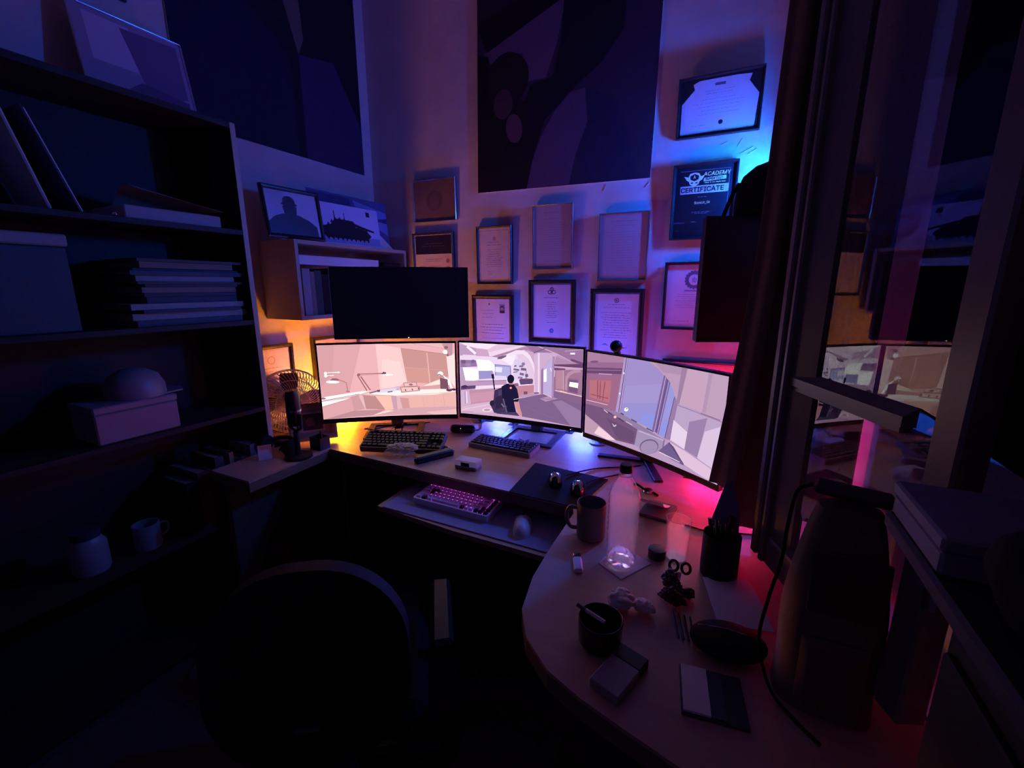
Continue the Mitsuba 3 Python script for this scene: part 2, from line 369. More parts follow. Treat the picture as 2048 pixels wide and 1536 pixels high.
def pile(name, label, category, group, x0, yc, z, n, w=(0.2, 0.3), dep=(0.18, 0.24), t=(0.008, 0.028), mats=BOOKM):
    for _ in range(n):
        ww, d, tt, mtl, off = rnd.uniform(*w), rnd.uniform(*dep), rnd.uniform(*t), rnd.choice(mats), rnd.uniform(-0.012, 0.012)
        b = thing(name, label, category, group); xx = x0 - rnd.uniform(0, 0.02)
        part(b, 'cover', cat(bx(xx - 0.003, xx, yc + off - ww / 2, yc + off + ww / 2, z, z + tt), bx(xx - d, xx - 0.003, yc + off - ww / 2, yc + off + ww / 2, z, z + 0.002), bx(xx - d, xx - 0.003, yc + off - ww / 2, yc + off + ww / 2, z + tt - 0.002, z + tt)), mtl)
        part(b, 'pages', bx(xx - d + 0.003, xx - 0.0032, yc + off - ww / 2 + 0.003, yc + off + ww / 2 - 0.003, z + 0.0022, z + tt - 0.0022), 'cream_pages')
        z += tt + 0.0006
    return z
X0 = BX - 0.022
pile('magazine', 'thin magazine in the flat pile on the second shelf of the bookcase', 'magazine', 'flat pile on the second shelf', X0, 0.98, SH[3], 14, (0.30, 0.40), (0.2, 0.25), (0.008, 0.024), ['grey_card', 'navy_card', 'brown_card', 'cream_pages', 'teal_card'])
upright('book', 'dark book standing in the row on the shelf above the lowest visible one', 'books at the far end of the lower shelf', X0, 0.84, 1.165, SH[1], 0.20, 0.30)
b = thing('file_box', 'teal cardboard file box standing at the left of the second shelf', 'box')
part(b, 'body', bx(X0 - 0.2, X0, 0.36, 0.64, SH[3], SH[3] + 0.25, 0.004), 'teal_card')
part(b, 'lid', bx(X0 - 0.205, X0 + 0.004, 0.355, 0.645, SH[3] + 0.2505, SH[3] + 0.285, 0.004), 'grey_card')
b = thing('flat_box', 'flat grey box with small pale lettering lying on the top shelf', 'box')
part(b, 'body', bx(X0 - 0.2, X0 + 0.006, 0.80, 1.105, SH[4], SH[4] + 0.042, 0.003), 'grey_card')
part(b, 'lettering', cat(*[bx(X0 + 0.0061, X0 + 0.0066, 0.955 + 0.013 * i, 0.961 + 0.013 * i, SH[4] + 0.014, SH[4] + 0.021 + 0.004 * (i % 3 == 0)) for i in range(7)]), 'grey_plastic', label='small pale lettering')
b = thing('paper_roll', 'curled sheet of paper lying on the flat grey box on the top shelf', 'paper')
put(b, thick(sheet(14, 10, lambda u, v: (X0 - 0.16 + 0.15 * u, 0.84 + 0.29 * v, SH[4] + 0.0455 + 0.065 * np.sin(u * 2.2) * (1 - 0.75 * v) + 0.004)), 0.0012), 'cream_pages', smooth=True)
for i, (y, h, l, m_) in enumerate([(0.62, 0.30, 14, 'grey_card'), (0.69, 0.28, 18, 'navy_card'), (0.50, 0.31, 10, 'cream_pages')]):
    b = thing('folder', ['pale folder leaning on the top shelf, middle of three', 'dark blue folder leaning on the top shelf next to the flat grey box', 'cream folder leaning on the top shelf, farthest left'][i], 'folder')
    part(b, 'cover', tr(bx(-0.19, 0, 0, 0.006, 0, h, 0.001), M((X0, y, SH[4] + 0.002), rx=l)), m_)
    part(b, 'sheets', tr(bx(-0.185, -0.004, 0.0065, 0.010, 0.0, h - 0.01), M((X0, y, SH[4] + 0.002), rx=l)), 'white_paper')
b = thing('glass_marble', 'tiny shiny ball at the left end of the flat grey box on the top shelf', 'ball')
put(b, ball(0.008, (X0 - 0.01, 0.78, SH[4] + 0.0085)), 'chrome', smooth=True)
b = thing('carton', 'low pale carton on the middle shelf of the bookcase', 'box')
part(b, 'body', bx(X0 - 0.17, X0, 0.62, 0.86, SH[2], SH[2] + 0.10, 0.004), 'grey_plastic')
part(b, 'lid', bx(X0 - 0.172, X0 + 0.002, 0.618, 0.862, SH[2] + 0.1005, SH[2] + 0.125, 0.004), 'grey_plastic')
b = thing('baseball_cap', 'pale peaked cap lying on the low carton on the middle shelf', 'cap')
part(b, 'crown', tr(lathe([(0.088, 0), (0.086, 0.04), (0.07, 0.075), (0.035, 0.095), (0, 0.1)], 24), M((X0 - 0.09, 0.78, SH[2] + 0.1255))), 'grey_plastic', smooth=True)
part(b, 'peak', tr(prism(Polygon([(-0.07, 0.03), (0.07, 0.03), (0.06, 0.1), (0, 0.125), (-0.06, 0.1)]), 0.0, 0.004), M((X0 - 0.09, 0.80, SH[2] + 0.127))), 'grey_plastic')
b = thing('jar', 'pale lidded jar at the left of the lower shelf of the bookcase', 'jar')
part(b, 'body', lathe([(0, 0), (0.045, 0), (0.05, 0.01), (0.05, 0.10), (0.035, 0.125), (0, 0.125)], 28, (X0 - 0.07, 0.56, SH[1])), 'grey_plastic', smooth=40)
part(b, 'lid', lathe([(0, 0.1255), (0.038, 0.1255), (0.038, 0.15), (0, 0.152)], 28, (X0 - 0.07, 0.56, SH[1])), 'navy_card', smooth=40)
b = thing('mug', 'grey mug on the lower shelf of the bookcase beside the pale jar', 'mug')
part(b, 'body', lathe([(0, 0), (0.038, 0), (0.041, 0.01), (0.041, 0.095), (0.037, 0.095), (0.036, 0.008), (0, 0.008)], 28, (X0 - 0.06, 0.72, SH[1])), 'grey_plastic', smooth=40)
part(b, 'handle', tube([(X0 - 0.06, 0.762 - 0.003, SH[1] + 0.075), (X0 - 0.06, 0.785, SH[1] + 0.07), (X0 - 0.06, 0.785, SH[1] + 0.035), (X0 - 0.06, 0.759, SH[1] + 0.025)], 0.005, 8, 6), 'grey_plastic', smooth=True)

# leaning on top of the bookcase
def picture(key, label, w, h, mat4, layers, frame=('black_frame', 0.012, 0.018), category='picture frame', print_mat='print_glazed', back=True, group=None, deep=0.0):
    """A framed print: moulding, print, backing. Local xz plane facing -y, back of the frame at y = 0, the centre at the origin."""
    k = thing(key, label, category, group); mtl, fw, fd = frame
    part(k, 'frame', tr(ring(w, h, [(0, 0), (0, fd * 0.8), (fw * 0.3, fd), (fw * 0.7, fd * 0.92), (fw, fd * 0.55), (fw, 0)]), mat4), mtl)
    m, c = flat_print([(sbox(-w / 2 + fw * 0.9, -h / 2 + fw * 0.9, w / 2 - fw * 0.9, h / 2 - fw * 0.9), layers[0])] + list(layers[1:]))
    m.apply_translation([0, -fd * 0.45, 0])
    part(k, 'print', tr(m, mat4), print_mat, color=c)
    if back: part(k, 'backing', tr(bx(-w / 2 + fw * 0.5, w / 2 - fw * 0.5, -fd * 0.40, -0.0005, -h / 2 + fw * 0.5, h / 2 - fw * 0.5), mat4), 'brown_card')
    return k
def on_back(x0, x1, z0, z1, tilt=1.2):      # hung on the back wall, its top leaning out a little
    return M(((x0 + x1) / 2, WB - 0.002 - math.sin(math.radians(tilt)) * (z1 - z0) / 2 - 0.001, (z0 + z1) / 2), rx=tilt)
def on_left(y0, y1, z0, z1, tilt=1.2):
    return M((WL + 0.003 + math.sin(math.radians(tilt)) * (z1 - z0) / 2, (y0 + y1) / 2, (z0 + z1) / 2), rz=90, rx=tilt)

picture('leaning_print', 'pale glossy print leaning against the wall on top of the bookcase', 0.34, 0.30, M((WL + 0.075, 1.01, BH + 0.155), rz=90, rx=-11),
        ['88889a', (sbox(-0.13, -0.02, 0.0, 0.13), 'b0b0c0'), (Polygon([(-0.03, 0.12), (0.15, 0.13), (0.15, -0.06), (0.02, -0.10)]), '585878'), (Polygon([(-0.1, -0.13), (0.15, -0.13), (0.15, -0.07), (0.0, -0.05)]), '444466')], ('silver', 0.005, 0.012))
picture('dark_picture', 'small dark picture on the left wall above the leaning glossy print', 0.26, 0.32, on_left(0.78, 1.04, 2.43, 2.75), ['15131c', (sbox(-0.08, -0.1, 0.08, 0.1), '201c2a')])
# ------------------------------------------------------------------ wall shelf and what stands on it
k = thing('wall_shelf', 'open white box shelf on the left wall above the left screen', 'wall shelf')
SX, SY0, SY1, SZa, SZb = -1.807, 1.442, 2.222, 1.282, 1.649
part(k, 'side_panel', bx(WL + 0.002, SX, SY0, SY0 + 0.018, SZa, SZb), 'laminate')
part(k, 'side_panel', bx(WL + 0.002, SX, SY1 - 0.018, SY1, SZa, SZb), 'laminate')
part(k, 'top_panel', bx(WL + 0.002, SX, SY0 + 0.0182, SY1 - 0.0182, SZb - 0.018, SZb), 'laminate')
part(k, 'bottom_panel', bx(WL + 0.002, SX, SY0 + 0.0182, SY1 - 0.0182, SZa, SZa + 0.018), 'laminate')
part(k, 'back_panel', bx(WL + 0.002, WL + 0.006, SY0 + 0.0182, SY1 - 0.0182, SZa + 0.0182, SZb - 0.0182), 'laminate')
upright('book', 'book standing in the white box shelf on the left wall', 'books in the wall shelf', SX - 0.03, SY0 + 0.05, SY0 + 0.34, SZa + 0.0182, 0.19, 0.235, (0.13, 0.18))
b = thing('white_tray', 'shallow pale box lying across the books in the wall shelf', 'box')
put(b, cat(bx(SX - 0.16, SX - 0.02, SY0 + 0.03, SY0 + 0.56, SZa + 0.258, SZa + 0.262), bx(SX - 0.024, SX - 0.02, SY0 + 0.03, SY0 + 0.56, SZa + 0.262, SZa + 0.30), bx(SX - 0.16, SX - 0.156, SY0 + 0.03, SY0 + 0.56, SZa + 0.262, SZa + 0.30)), 'white_plastic')
b = thing('black_case', 'black case at the far end inside the wall shelf', 'case')
part(b, 'body', bx(SX - 0.18, SX - 0.01, SY0 + 0.59, SY0 + 0.74, SZa + 0.0185, SZa + 0.25, 0.006), 'black_plastic')
part(b, 'lid', bx(SX - 0.18, SX - 0.008, SY0 + 0.59, SY0 + 0.74, SZa + 0.2505, SZa + 0.29, 0.006), 'black_matte')
bust = unary_union([Polygon([(-0.12, -0.11), (0.13, -0.11), (0.125, -0.05), (0.09, -0.025), (0.04, -0.005), (-0.04, -0.005), (-0.08, -0.02), (-0.11, -0.045)]), Polygon([(-0.028, -0.01), (0.028, -0.01), (0.035, 0.03), (-0.035, 0.03)]), affinity.translate(affinity.scale(Point(0, 0).buffer(1), 0.030, 0.036), 0, 0.024), affinity.translate(affinity.scale(Point(0, 0).buffer(1), 0.040, 0.008), 0, 0.040), affinity.translate(affinity.scale(Point(0, 0).buffer(1), 0.030, 0.024), 0, 0.052)])
picture('photo_frame', 'black framed photo of a dark head-and-shoulders figure on the wall shelf', 0.285, 0.225, M((SX - 0.045, 1.487, SZb + 0.1135), rz=84, rx=-8),
        ['b8b6c4', (sbox(-0.03, -0.1, 0.13, 0.10), 'c6c4d0'), (affinity.translate(bust, -0.015, 0.0), '3a3644')], ('black_frame', 0.018, 0.016))
tank = unary_union([Polygon([(-0.15, -0.05), (-0.13, -0.075), (0.10, -0.075), (0.13, -0.05), (0.10, -0.02), (0.04, -0.01), (0.03, 0.02), (-0.07, 0.022), (-0.10, -0.01), (-0.14, -0.02)]), Polygon([(0.03, -0.005), (0.15, -0.03), (0.15, -0.02), (0.03, 0.01)])] +
                   [affinity.rotate(sbox(-0.004, -0.012, 0.004, 0.012), 37 * i, origin=(0, 0)).buffer(0.002) for i in range(0)])
tank = unary_union([tank] + [Polygon([(x - 0.009, y), (x, y + 0.014 + 0.006 * math.sin(7 * i)), (x + 0.009, y)]) for i, (x, y) in enumerate([(-0.13, -0.03), (-0.11, -0.015), (-0.09, 0.0), (-0.07, 0.015), (-0.045, 0.018), (-0.02, 0.018), (0.005, 0.016), (0.03, 0.008), (0.055, -0.014), (0.08, -0.018), (0.1, -0.028)])] +
                   [Polygon([(x - 0.01, -0.07), (x, -0.088), (x + 0.01, -0.07)]) for x in np.arange(-0.12, 0.11, 0.025)] + [sbox(-0.075, 0.0, -0.07, 0.06), sbox(-0.02, 0.0, -0.016, 0.055)])
k = thing('sky_card', 'blue printed card standing behind the tank picture on the wall shelf', 'card')
MS = M((SX - 0.125, 1.93, SZb + 0.137), rz=88, rx=-5)
m, c = flat_print([(sbox(-0.275, -0.135, 0.275, 0.135), '54608a'), (Polygon([(0.02, 0.12), (0.27, 0.08), (0.27, -0.05), (0.15, 0.0), (0.05, 0.05)]), '7f8cc0'), (Polygon([(0.14, 0.03), (0.27, 0.05), (0.27, 0.02)]), '3c456c'), (sbox(-0.27, 0.03, 0.0, 0.125), '3f4a74')])
part(k, 'print', tr(m, MS), 'print_matte', color=c); part(k, 'board', tr(bx(-0.275, 0.275, 0.0005, 0.004, -0.135, 0.135), MS), 'white_paper')
k = thing('tank_picture', 'white picture card of a dark armoured tank standing on the wall shelf', 'picture')
MS = M((SX - 0.055, 1.842, SZb + 0.104), rz=86, rx=-8)
m, c = flat_print([(sbox(-0.205, -0.102, 0.205, 0.102), 'c4c8e4'), (sbox(-0.2, -0.095, 0.198, -0.055), '9aa0c4'), (affinity.translate(affinity.scale(tank, 1.15, 1.0), -0.01, 0.005), '24242c'), (sbox(0.12, 0.06, 0.145, 0.085), '2c2c38')])
part(k, 'print', tr(m, MS), 'print_matte', color=c); part(k, 'board', tr(bx(-0.205, 0.205, 0.0005, 0.004, -0.102, 0.102), MS), 'white_paper')
part(k, 'easel_foot', hull([(SX - 0.07, 2.05, SZb + 0.001), (SX - 0.07, 2.053, SZb + 0.001), (SX - 0.07, 2.05, SZb + 0.10), (SX - 0.04, 2.16, SZb + 0.001), (SX - 0.04, 2.163, SZb + 0.001), (SX - 0.07, 2.053, SZb + 0.10)]), 'white_paper')
# ------------------------------------------------------------------ posters and framed papers on the walls
def poster(key, label, w, h, mat4, layers):
    k = thing(key, label, 'poster'); m, c = flat_print([(sbox(-w / 2, -h / 2, w / 2, h / 2), layers[0])] + layers[1:])
    part(k, 'print', tr(m, mat4), 'print_matte', color=c); part(k, 'sheet', tr(bx(-w / 2, w / 2, 0.0003, 0.006, -h / 2, h / 2), mat4), 'white_paper')
    return k
PW, PH = 0.915, 1.32
def pv(*p): return Polygon([(-PW / 2 + u * PW, PH / 2 - 0.40 - v * 0.92) for u, v in p])
def pe(u, v, ru, rv, a=0): return affinity.rotate(affinity.translate(affinity.scale(Point(0, 0).buffer(1.0), ru * PW, rv * 0.92), -PW / 2 + u * PW, PH / 2 - 0.40 - v * 0.92), a)
poster('poster', 'big dark poster of a shadowy figure on the back wall', PW, PH, M((-0.838, WB - 0.008, 1.932 + PH / 2), ry=0.7), [
    '2b2536', (pv((0, -0.43), (0.75, -0.43), (0.78, 0), (0.5, 0.02), (0.05, 0.14), (0, 0.14)), '1b1826'),
    (pv((0.04, 0.28), (0.52, 0.10), (0.48, 0.30), (0.42, 0.46), (0.30, 0.46), (0.28, 0.32), (0.08, 0.34)), '4d4258'),
    (pv((0, 0.14), (0.06, 0.28), (0.52, 0.11), (0.56, 0.02), (0.70, -0.02), (0.40, 0.03)), '0b0b14'),
    (pv((0.0, 0.28), (0.07, 0.30), (0.12, 0.5), (0.30, 0.55), (0.42, 0.66), (0.36, 0.82), (0.32, 1.0), (0, 1.0)), '100d16'),
    (pv((0.52, -0.1), (0.72, -0.1), (0.75, 0.1), (0.83, 0.2), (0.82, 0.32), (0.72, 0.44), (0.60, 0.52), (0.45, 0.64), (0.36, 0.70), (0.30, 0.56), (0.33, 0.48), (0.46, 0.46), (0.50, 0.3)), '0c0e1c'),
    (pe(0.19, 0.43, 0.13, 0.13), '17131a'), (pe(0.165, 0.55, 0.06, 0.075), '3a2c34'), (pe(0.235, 0.68, 0.05, 0.075, 12), '4a3844'),
    (pv((0.32, 1.0), (0.35, 0.86), (0.40, 0.74), (0.48, 0.62), (0.56, 0.55), (0.64, 0.54), (0.66, 0.70), (0.60, 0.86), (0.57, 1.0)), '443a50'),
    (pv((0.64, 0.54), (0.80, 0.62), (0.88, 0.8), (0.92, 1.0), (0.57, 1.0), (0.60, 0.86), (0.66, 0.7)), '1d2036')])
LW, LH = 1.0, 1.25
def lv(*p): return Polygon([(-LW / 2 + u * LW, -LH / 2 + v * LH) for u, v in p])
poster('poster', 'big dark poster with angular navy and brown shapes on the left wall', LW, LH, M((WL + 0.008, 1.672, 2.087 + LH / 2), rz=90), [
    '12141f', (lv((0.36, 1.0), (0.60, 1.0), (0.64, 0.45), (0.60, 0.38)), '5c5046'), (lv((0.60, 1.0), (1, 1.0), (1, 0.25), (0.82, 0.42), (0.64, 0.40)), '19131f'),
    (lv((0.60, 0.38), (0.82, 0.42), (1, 0.2), (1, 0), (0.60, 0)), '352c46'), (lv((0, 0), (0.55, 0), (0.55, 0.35), (0.3, 0.5), (0, 0.55)), '141a2e')])

INK, INK2 = '5c5460', '4a4450'
crest = unary_union([sbox(-0.004, -0.014, 0.004, 0.014), sbox(-0.012, -0.006, -0.006, 0.008), sbox(0.006, -0.006, 0.012, 0.008), sbox(-0.014, -0.015, 0.014, -0.011), Polygon([(-0.005, 0.012), (0, 0.02), (0.005, 0.012)])])
def at(g, x, z, s=1.0): return affinity.translate(affinity.scale(g, s, s, origin=(0, 0)), x, z)
def disc(x, z, r): return Point(x, z).buffer(r)
SILV, BLK, WIDE = ('silver', 0.008, 0.02), ('black_frame', 0.011, 0.022), ('black_frame', 0.026, 0.024)
picture('certificate', 'thin-framed dark brown print hanging just above the black-headed certificate', 0.30, 0.228, on_back(-1.742, -1.442, 1.808, 2.036), ['6d5a52', (disc(0, 0.0, 0.055), '5a4942'), (disc(0, 0.0, 0.035), '64524a')] + words(-0.09, 0.09, -0.095, -0.07, 2, '54443e', 3), SILV)
picture('certificate', 'white certificate with a wide black heading above the black left display', 0.288, 0.36, on_back(-1.753, -1.465, 1.385, 1.745), ['c8c2c0', (sbox(-0.128, 0.06, 0.128, 0.166), '1b191f')] + words(-0.10, 0.10, 0.105, 0.12, 2, '6c6874', 4) + words(-0.07, 0.07, 0.02, 0.03, 2, INK, 5) + words(-0.11, 0.05, -0.06, -0.01, 4, INK, 6, 0.0025) + [(disc(0.10, 0.02, 0.013), 'a06a70'), (disc(0.10, -0.02, 0.012), 'a87880'), (disc(0.07, -0.035, 0.014), '9c6670')], BLK)
picture('certificate', 'cream certificate with a thin ruled border in a plain black frame', 0.22, 0.31, on_back(-1.311, -1.091, 1.451, 1.761), ['cfc4b4', (ringbox := sbox(-0.09, -0.132, 0.09, 0.132).difference(sbox(-0.0885, -0.1305, 0.0885, 0.1305)), '7a5c44'), (at(crest, 0, 0.09, 0.7), '86706a')] + words(-0.06, 0.06, 0.055, 0.07, 2, INK, 7) + words(-0.065, 0.065, -0.06, 0.03, 9, INK, 8, 0.0016) + words(-0.05, -0.01, -0.105, -0.085, 3, '8a7868', 9), BLK)
picture('certificate', 'white certificate with a small portrait photo in its top right corner', 0.26, 0.37, on_back(-1.345, -1.085, 1.02, 1.39), ['d3cdd0', (at(crest, -0.02, 0.135, 0.4), INK2), (sbox(0.045, 0.085, 0.08, 0.135), '8d8790'), (disc(0.0625, 0.115, 0.011), '2b262e'), (sbox(0.048, 0.0855, 0.078, 0.1), '37323c'), (disc(0.0625, 0.111, 0.0075), 'b8a49c')] + words(-0.09, 0.03, 0.06, 0.10, 3, INK, 10, 0.0018) + words(-0.09, 0.09, -0.03, 0.02, 4, INK, 11, 0.0024) + words(-0.09, 0.09, -0.14, -0.06, 4, INK, 12, 0.002), ('black_frame', 0.022, 0.024))
picture('certificate', 'silver framed page of close grey text, left one of the silver pair', 0.222, 0.32, on_back(-0.969, -0.747, 1.527, 1.847, 1.6), ['9c9296'] + words(-0.07, 0.07, 0.09, 0.12, 2, '7c7278', 13) + words(-0.085, 0.085, -0.09, 0.07, 15, '857b80', 14, 0.0016) + words(-0.04, 0.04, -0.13, -0.12, 1, '7c7278', 15), SILV)
picture('certificate', 'wide black framed certificate with a knot emblem and small blue seal', 0.262, 0.335, on_back(-0.987, -0.725, 1.137, 1.472, 1.5), ['c5bec6', (unary_union([disc(0, 0.118, 0.011).difference(disc(0, 0.118, 0.007)), disc(-0.012, 0.104, 0.011).difference(disc(-0.012, 0.104, 0.007)), disc(0.012, 0.104, 0.011).difference(disc(0.012, 0.104, 0.007)), sbox(-0.002, 0.09, 0.002, 0.13)]), '3c3642')] + words(-0.06, 0.06, 0.065, 0.075, 1, INK, 16, 0.003) + words(-0.035, 0.035, -0.03, 0.05, 8, INK, 17, 0.0018) + words(-0.05, 0.05, -0.06, -0.055, 1, INK, 18) + [(disc(0, -0.10, 0.012), '3d6a9c'), (disc(0.001, -0.10, 0.006), '6f95bd')], WIDE)
picture('certificate', 'silver framed page of close grey text, right one of the silver pair', 0.24, 0.32, on_back(-0.614, -0.374, 1.464, 1.784, 1.6), ['9c9296'] + words(-0.07, 0.07, 0.10, 0.12, 2, '7c7278', 19) + words(-0.095, 0.095, -0.11, 0.07, 16, '857b80', 20, 0.0016), SILV)
picture('certificate', 'pale certificate in a wide black frame behind the round webcam', 0.268, 0.365, on_back(-0.644, -0.376, 1.062, 1.427, 1.5), ['cbc6cc', (disc(0, 0.125, 0.012).difference(disc(0, 0.125, 0.008)), '6a6270'), (disc(0, 0.125, 0.005), '6a6270')] + words(-0.07, 0.07, 0.09, 0.105, 2, INK, 21, 0.002) + words(-0.08, 0.08, -0.06, 0.065, 11, INK, 22, 0.0017) + words(0.03, 0.06, -0.11, -0.11, 1, INK2, 23, 0.004) + [(Polygon([(-0.07, -0.10), (-0.05, -0.09), (-0.03, -0.105), (-0.05, -0.1)]), '8a8490')], WIDE)
k = picture('certificate', 'black certificate reading CERTIFICATE under a winged shield logo', 0.262, 0.316, on_back(-0.284, -0.022, 1.646, 1.962, 2.0), ['0f1018',
    (sbox(-0.10, 0.128, 0.098, 0.1295), '7d8090'), (sbox(0.0965, -0.06, 0.098, 0.1295), '7d8090'), (sbox(-0.098, 0.035, 0.098, 0.068), 'a9acb4'), (Polygon([(-0.005, 0.082), (0.085, 0.086), (0.085, 0.101), (-0.003, 0.097)]), 'b6c2cc'),
    (sbox(-0.115, -0.088, -0.07, -0.082), '3a3c46'), (Polygon([(0.02, -0.115), (0.045, -0.085), (0.05, -0.075), (0.052, -0.1), (0.044, -0.125), (0.015, -0.125)]), '5c5e66'),
    (Polygon([(-0.085, 0.108), (-0.068, 0.104), (-0.06, 0.118), (-0.042, 0.122), (-0.024, 0.118), (-0.016, 0.104), (0.001, 0.112), (-0.01, 0.092), (-0.02, 0.086), (-0.024, 0.074), (-0.042, 0.064), (-0.06, 0.074), (-0.064, 0.086), (-0.074, 0.092)]), 'c8ccd6'),
    (Polygon([(-0.06, 0.108), (-0.042, 0.116), (-0.024, 0.108), (-0.026, 0.094), (-0.042, 0.086), (-0.058, 0.094)]), '0f1018'), (Polygon([(-0.047, 0.097), (-0.042, 0.112), (-0.037, 0.097), (-0.0395, 0.097), (-0.042, 0.103), (-0.0445, 0.097)]), 'c8ccd6'),
    (sbox(-0.056, 0.077, -0.047, 0.082), '0f1018'), (sbox(-0.037, 0.077, -0.028, 0.082), '0f1018')] + words(0.0, 0.085, 0.077, 0.077, 1, 'c8ccd6', 40, 0.003, False, (1, 1)) + words(-0.03, 0.02, 0.02, 0.02, 1, '80838e', 41, 0.002) + words(-0.05, 0.045, -0.048, -0.042, 2, '80838e', 42, 0.0018) + words(-0.05, -0.015, -0.085, -0.082, 2, '80838e', 43, 0.0014) + words(0.01, 0.045, -0.085, -0.08, 2, '8a8d98', 44, 0.0018) + words(-0.11, -0.085, -0.118, -0.118, 1, '44464e', 45, 0.003), ('black_frame', 0.013, 0.026))
MC = on_back(-0.284, -0.022, 1.646, 1.962, 2.0) @ M((0, -0.013, 0))
for t_, h_, x_, z_, an, bo, sl, mt in [('ACADEMY', 0.0155, -0.006, 0.1045, 'l', True, 0.15, 'grey_card'), ('SUPER TEST', 0.0085, 0.038, 0.0875, 'c', True, 0.1, 'black_matte'), ('CERTIFICATE', 0.019, -0.008, 0.042, 'c', True, 0, 'black_matte'), ('Sonick_Gr', 0.010, -0.003, -0.008, 'c', True, 0, 'grey_card')]:
    part(k, 'lettering', tr(lettering(t_, h_, x_, z_, an, bo, sl), MC), 'white_plastic' if mt == 'grey_card' else mt)
k = picture('certificate', 'white landscape certificate with dark angular corners, topmost by the curtain', 0.325, 0.232, on_back(-0.287, 0.038, 2.068, 2.300, 4.5), ['15161e',
    (Polygon([(-0.146, -0.10), (0.140, -0.10), (0.147, 0.02), (0.108, 0.07), (0.116, 0.094), (0.06, 0.098), (-0.08, 0.098), (-0.105, 0.088), (-0.098, 0.068), (-0.146, 0.018)]), 'c9cdd8'), (sbox(-0.02, 0.072, 0.02, 0.082), '5a5e70'), (disc(0.012, -0.066, 0.0085), '1c1c24')] + words(-0.07, 0.07, 0.045, 0.055, 2, '9da2b2', 30, 0.002) + words(-0.12, 0.12, -0.03, 0.025, 5, '9da2b2', 31, 0.0018) + words(-0.12, -0.03, -0.07, -0.07, 1, '9da2b2', 32), ('black_frame', 0.010, 0.024))
tooth = unary_union([disc(0, 0, 0.038)] + [affinity.rotate(sbox(-0.004, 0.034, 0.004, 0.042), 20 * i, origin=(0, 0)) for i in range(18)])
picture('certificate', 'certificate with a large ring seal, half hidden by the black right display', 0.262, 0.31, on_back(-0.291, -0.029, 1.238, 1.548, 1.5), ['c4bcc6', (affinity.translate(tooth.difference(disc(0, 0, 0.024)), 0.0, 0.075), '625c70'), (at(crest, 0, 0.075, 0.75), '8a8496'), (disc(0.0, 0.075, 0.010).difference(disc(0, 0.075, 0.008)), '8a8496'), (sbox(-0.04, 0.022, 0.04, 0.03), '8d8698')] + words(-0.08, 0.08, -0.05, 0.01, 7, '948c9c', 33, 0.0018) + words(-0.09, 0.0, -0.115, -0.115, 1, '7c7486', 34, 0.002), ('black_frame', 0.013, 0.024))
picture('certificate', 'landscape certificate in a black frame low behind the right screen', 0.33, 0.235, on_back(-0.272, 0.058, 0.86, 1.095, 1.5), ['c9c0c8', (sbox(-0.145, -0.10, 0.145, 0.10).difference(sbox(-0.1435, -0.0985, 0.1435, 0.0985)), '6a6272')] + words(-0.09, 0.09, 0.04, 0.07, 2, INK, 35), ('black_frame', 0.013, 0.024))
picture('certificate', 'orange-lit certificate in a dark frame on the left wall behind the wire fan', 0.245, 0.33, on_left(1.302, 1.547, 0.822, 1.152), ['cfc6b8', (sbox(-0.10, -0.14, 0.10, 0.14).difference(sbox(-0.0985, -0.1385, 0.0985, 0.1385)), '9a8672'), (disc(0.0, 0.09, 0.02).difference(disc(0, 0.09, 0.017)), '9a8672')] + words(-0.07, 0.07, -0.06, 0.05, 8, '8d7c6c', 36), ('black_frame', 0.02, 0.026))
picture('certificate', 'dark-framed print on the left wall almost hidden behind the left screen', 0.34, 0.235, on_left(1.676, 2.016, 0.928, 1.163), ['b9aeb0'] + words(-0.1, 0.1, 0.0, 0.08, 4, '857a80', 37), ('black_frame', 0.018, 0.026))

# ------------------------------------------------------------------ screens
def slab(w0, w1, z0, z1, ya, yb, W, sag, n=14):
    """A slab that follows the screen's curve: its front at depth ya and its back at yb behind the curve."""
    x = np.linspace(w0, w1, n + 1); c = sag * (1 - (2 * x / W) ** 2); v = []
    for i in range(n + 1): v += [(x[i], c[i] + ya, z0), (x[i], c[i] + ya, z1), (x[i], c[i] + yb, z1), (x[i], c[i] + yb, z0)]
    f = []
    for i in range(n):
        for a in range(4):
            b = (a + 1) % 4; f += [[i * 4 + a, (i + 1) * 4 + b, i * 4 + b], [i * 4 + a, (i + 1) * 4 + a, (i + 1) * 4 + b]]
    f += [[0, 1, 2], [0, 2, 3], [n * 4, n * 4 + 2, n * 4 + 1], [n * 4, n * 4 + 3, n * 4 + 2]]
    m = trimesh.Trimesh(v, f, process=False); m.fix_normals(); return m

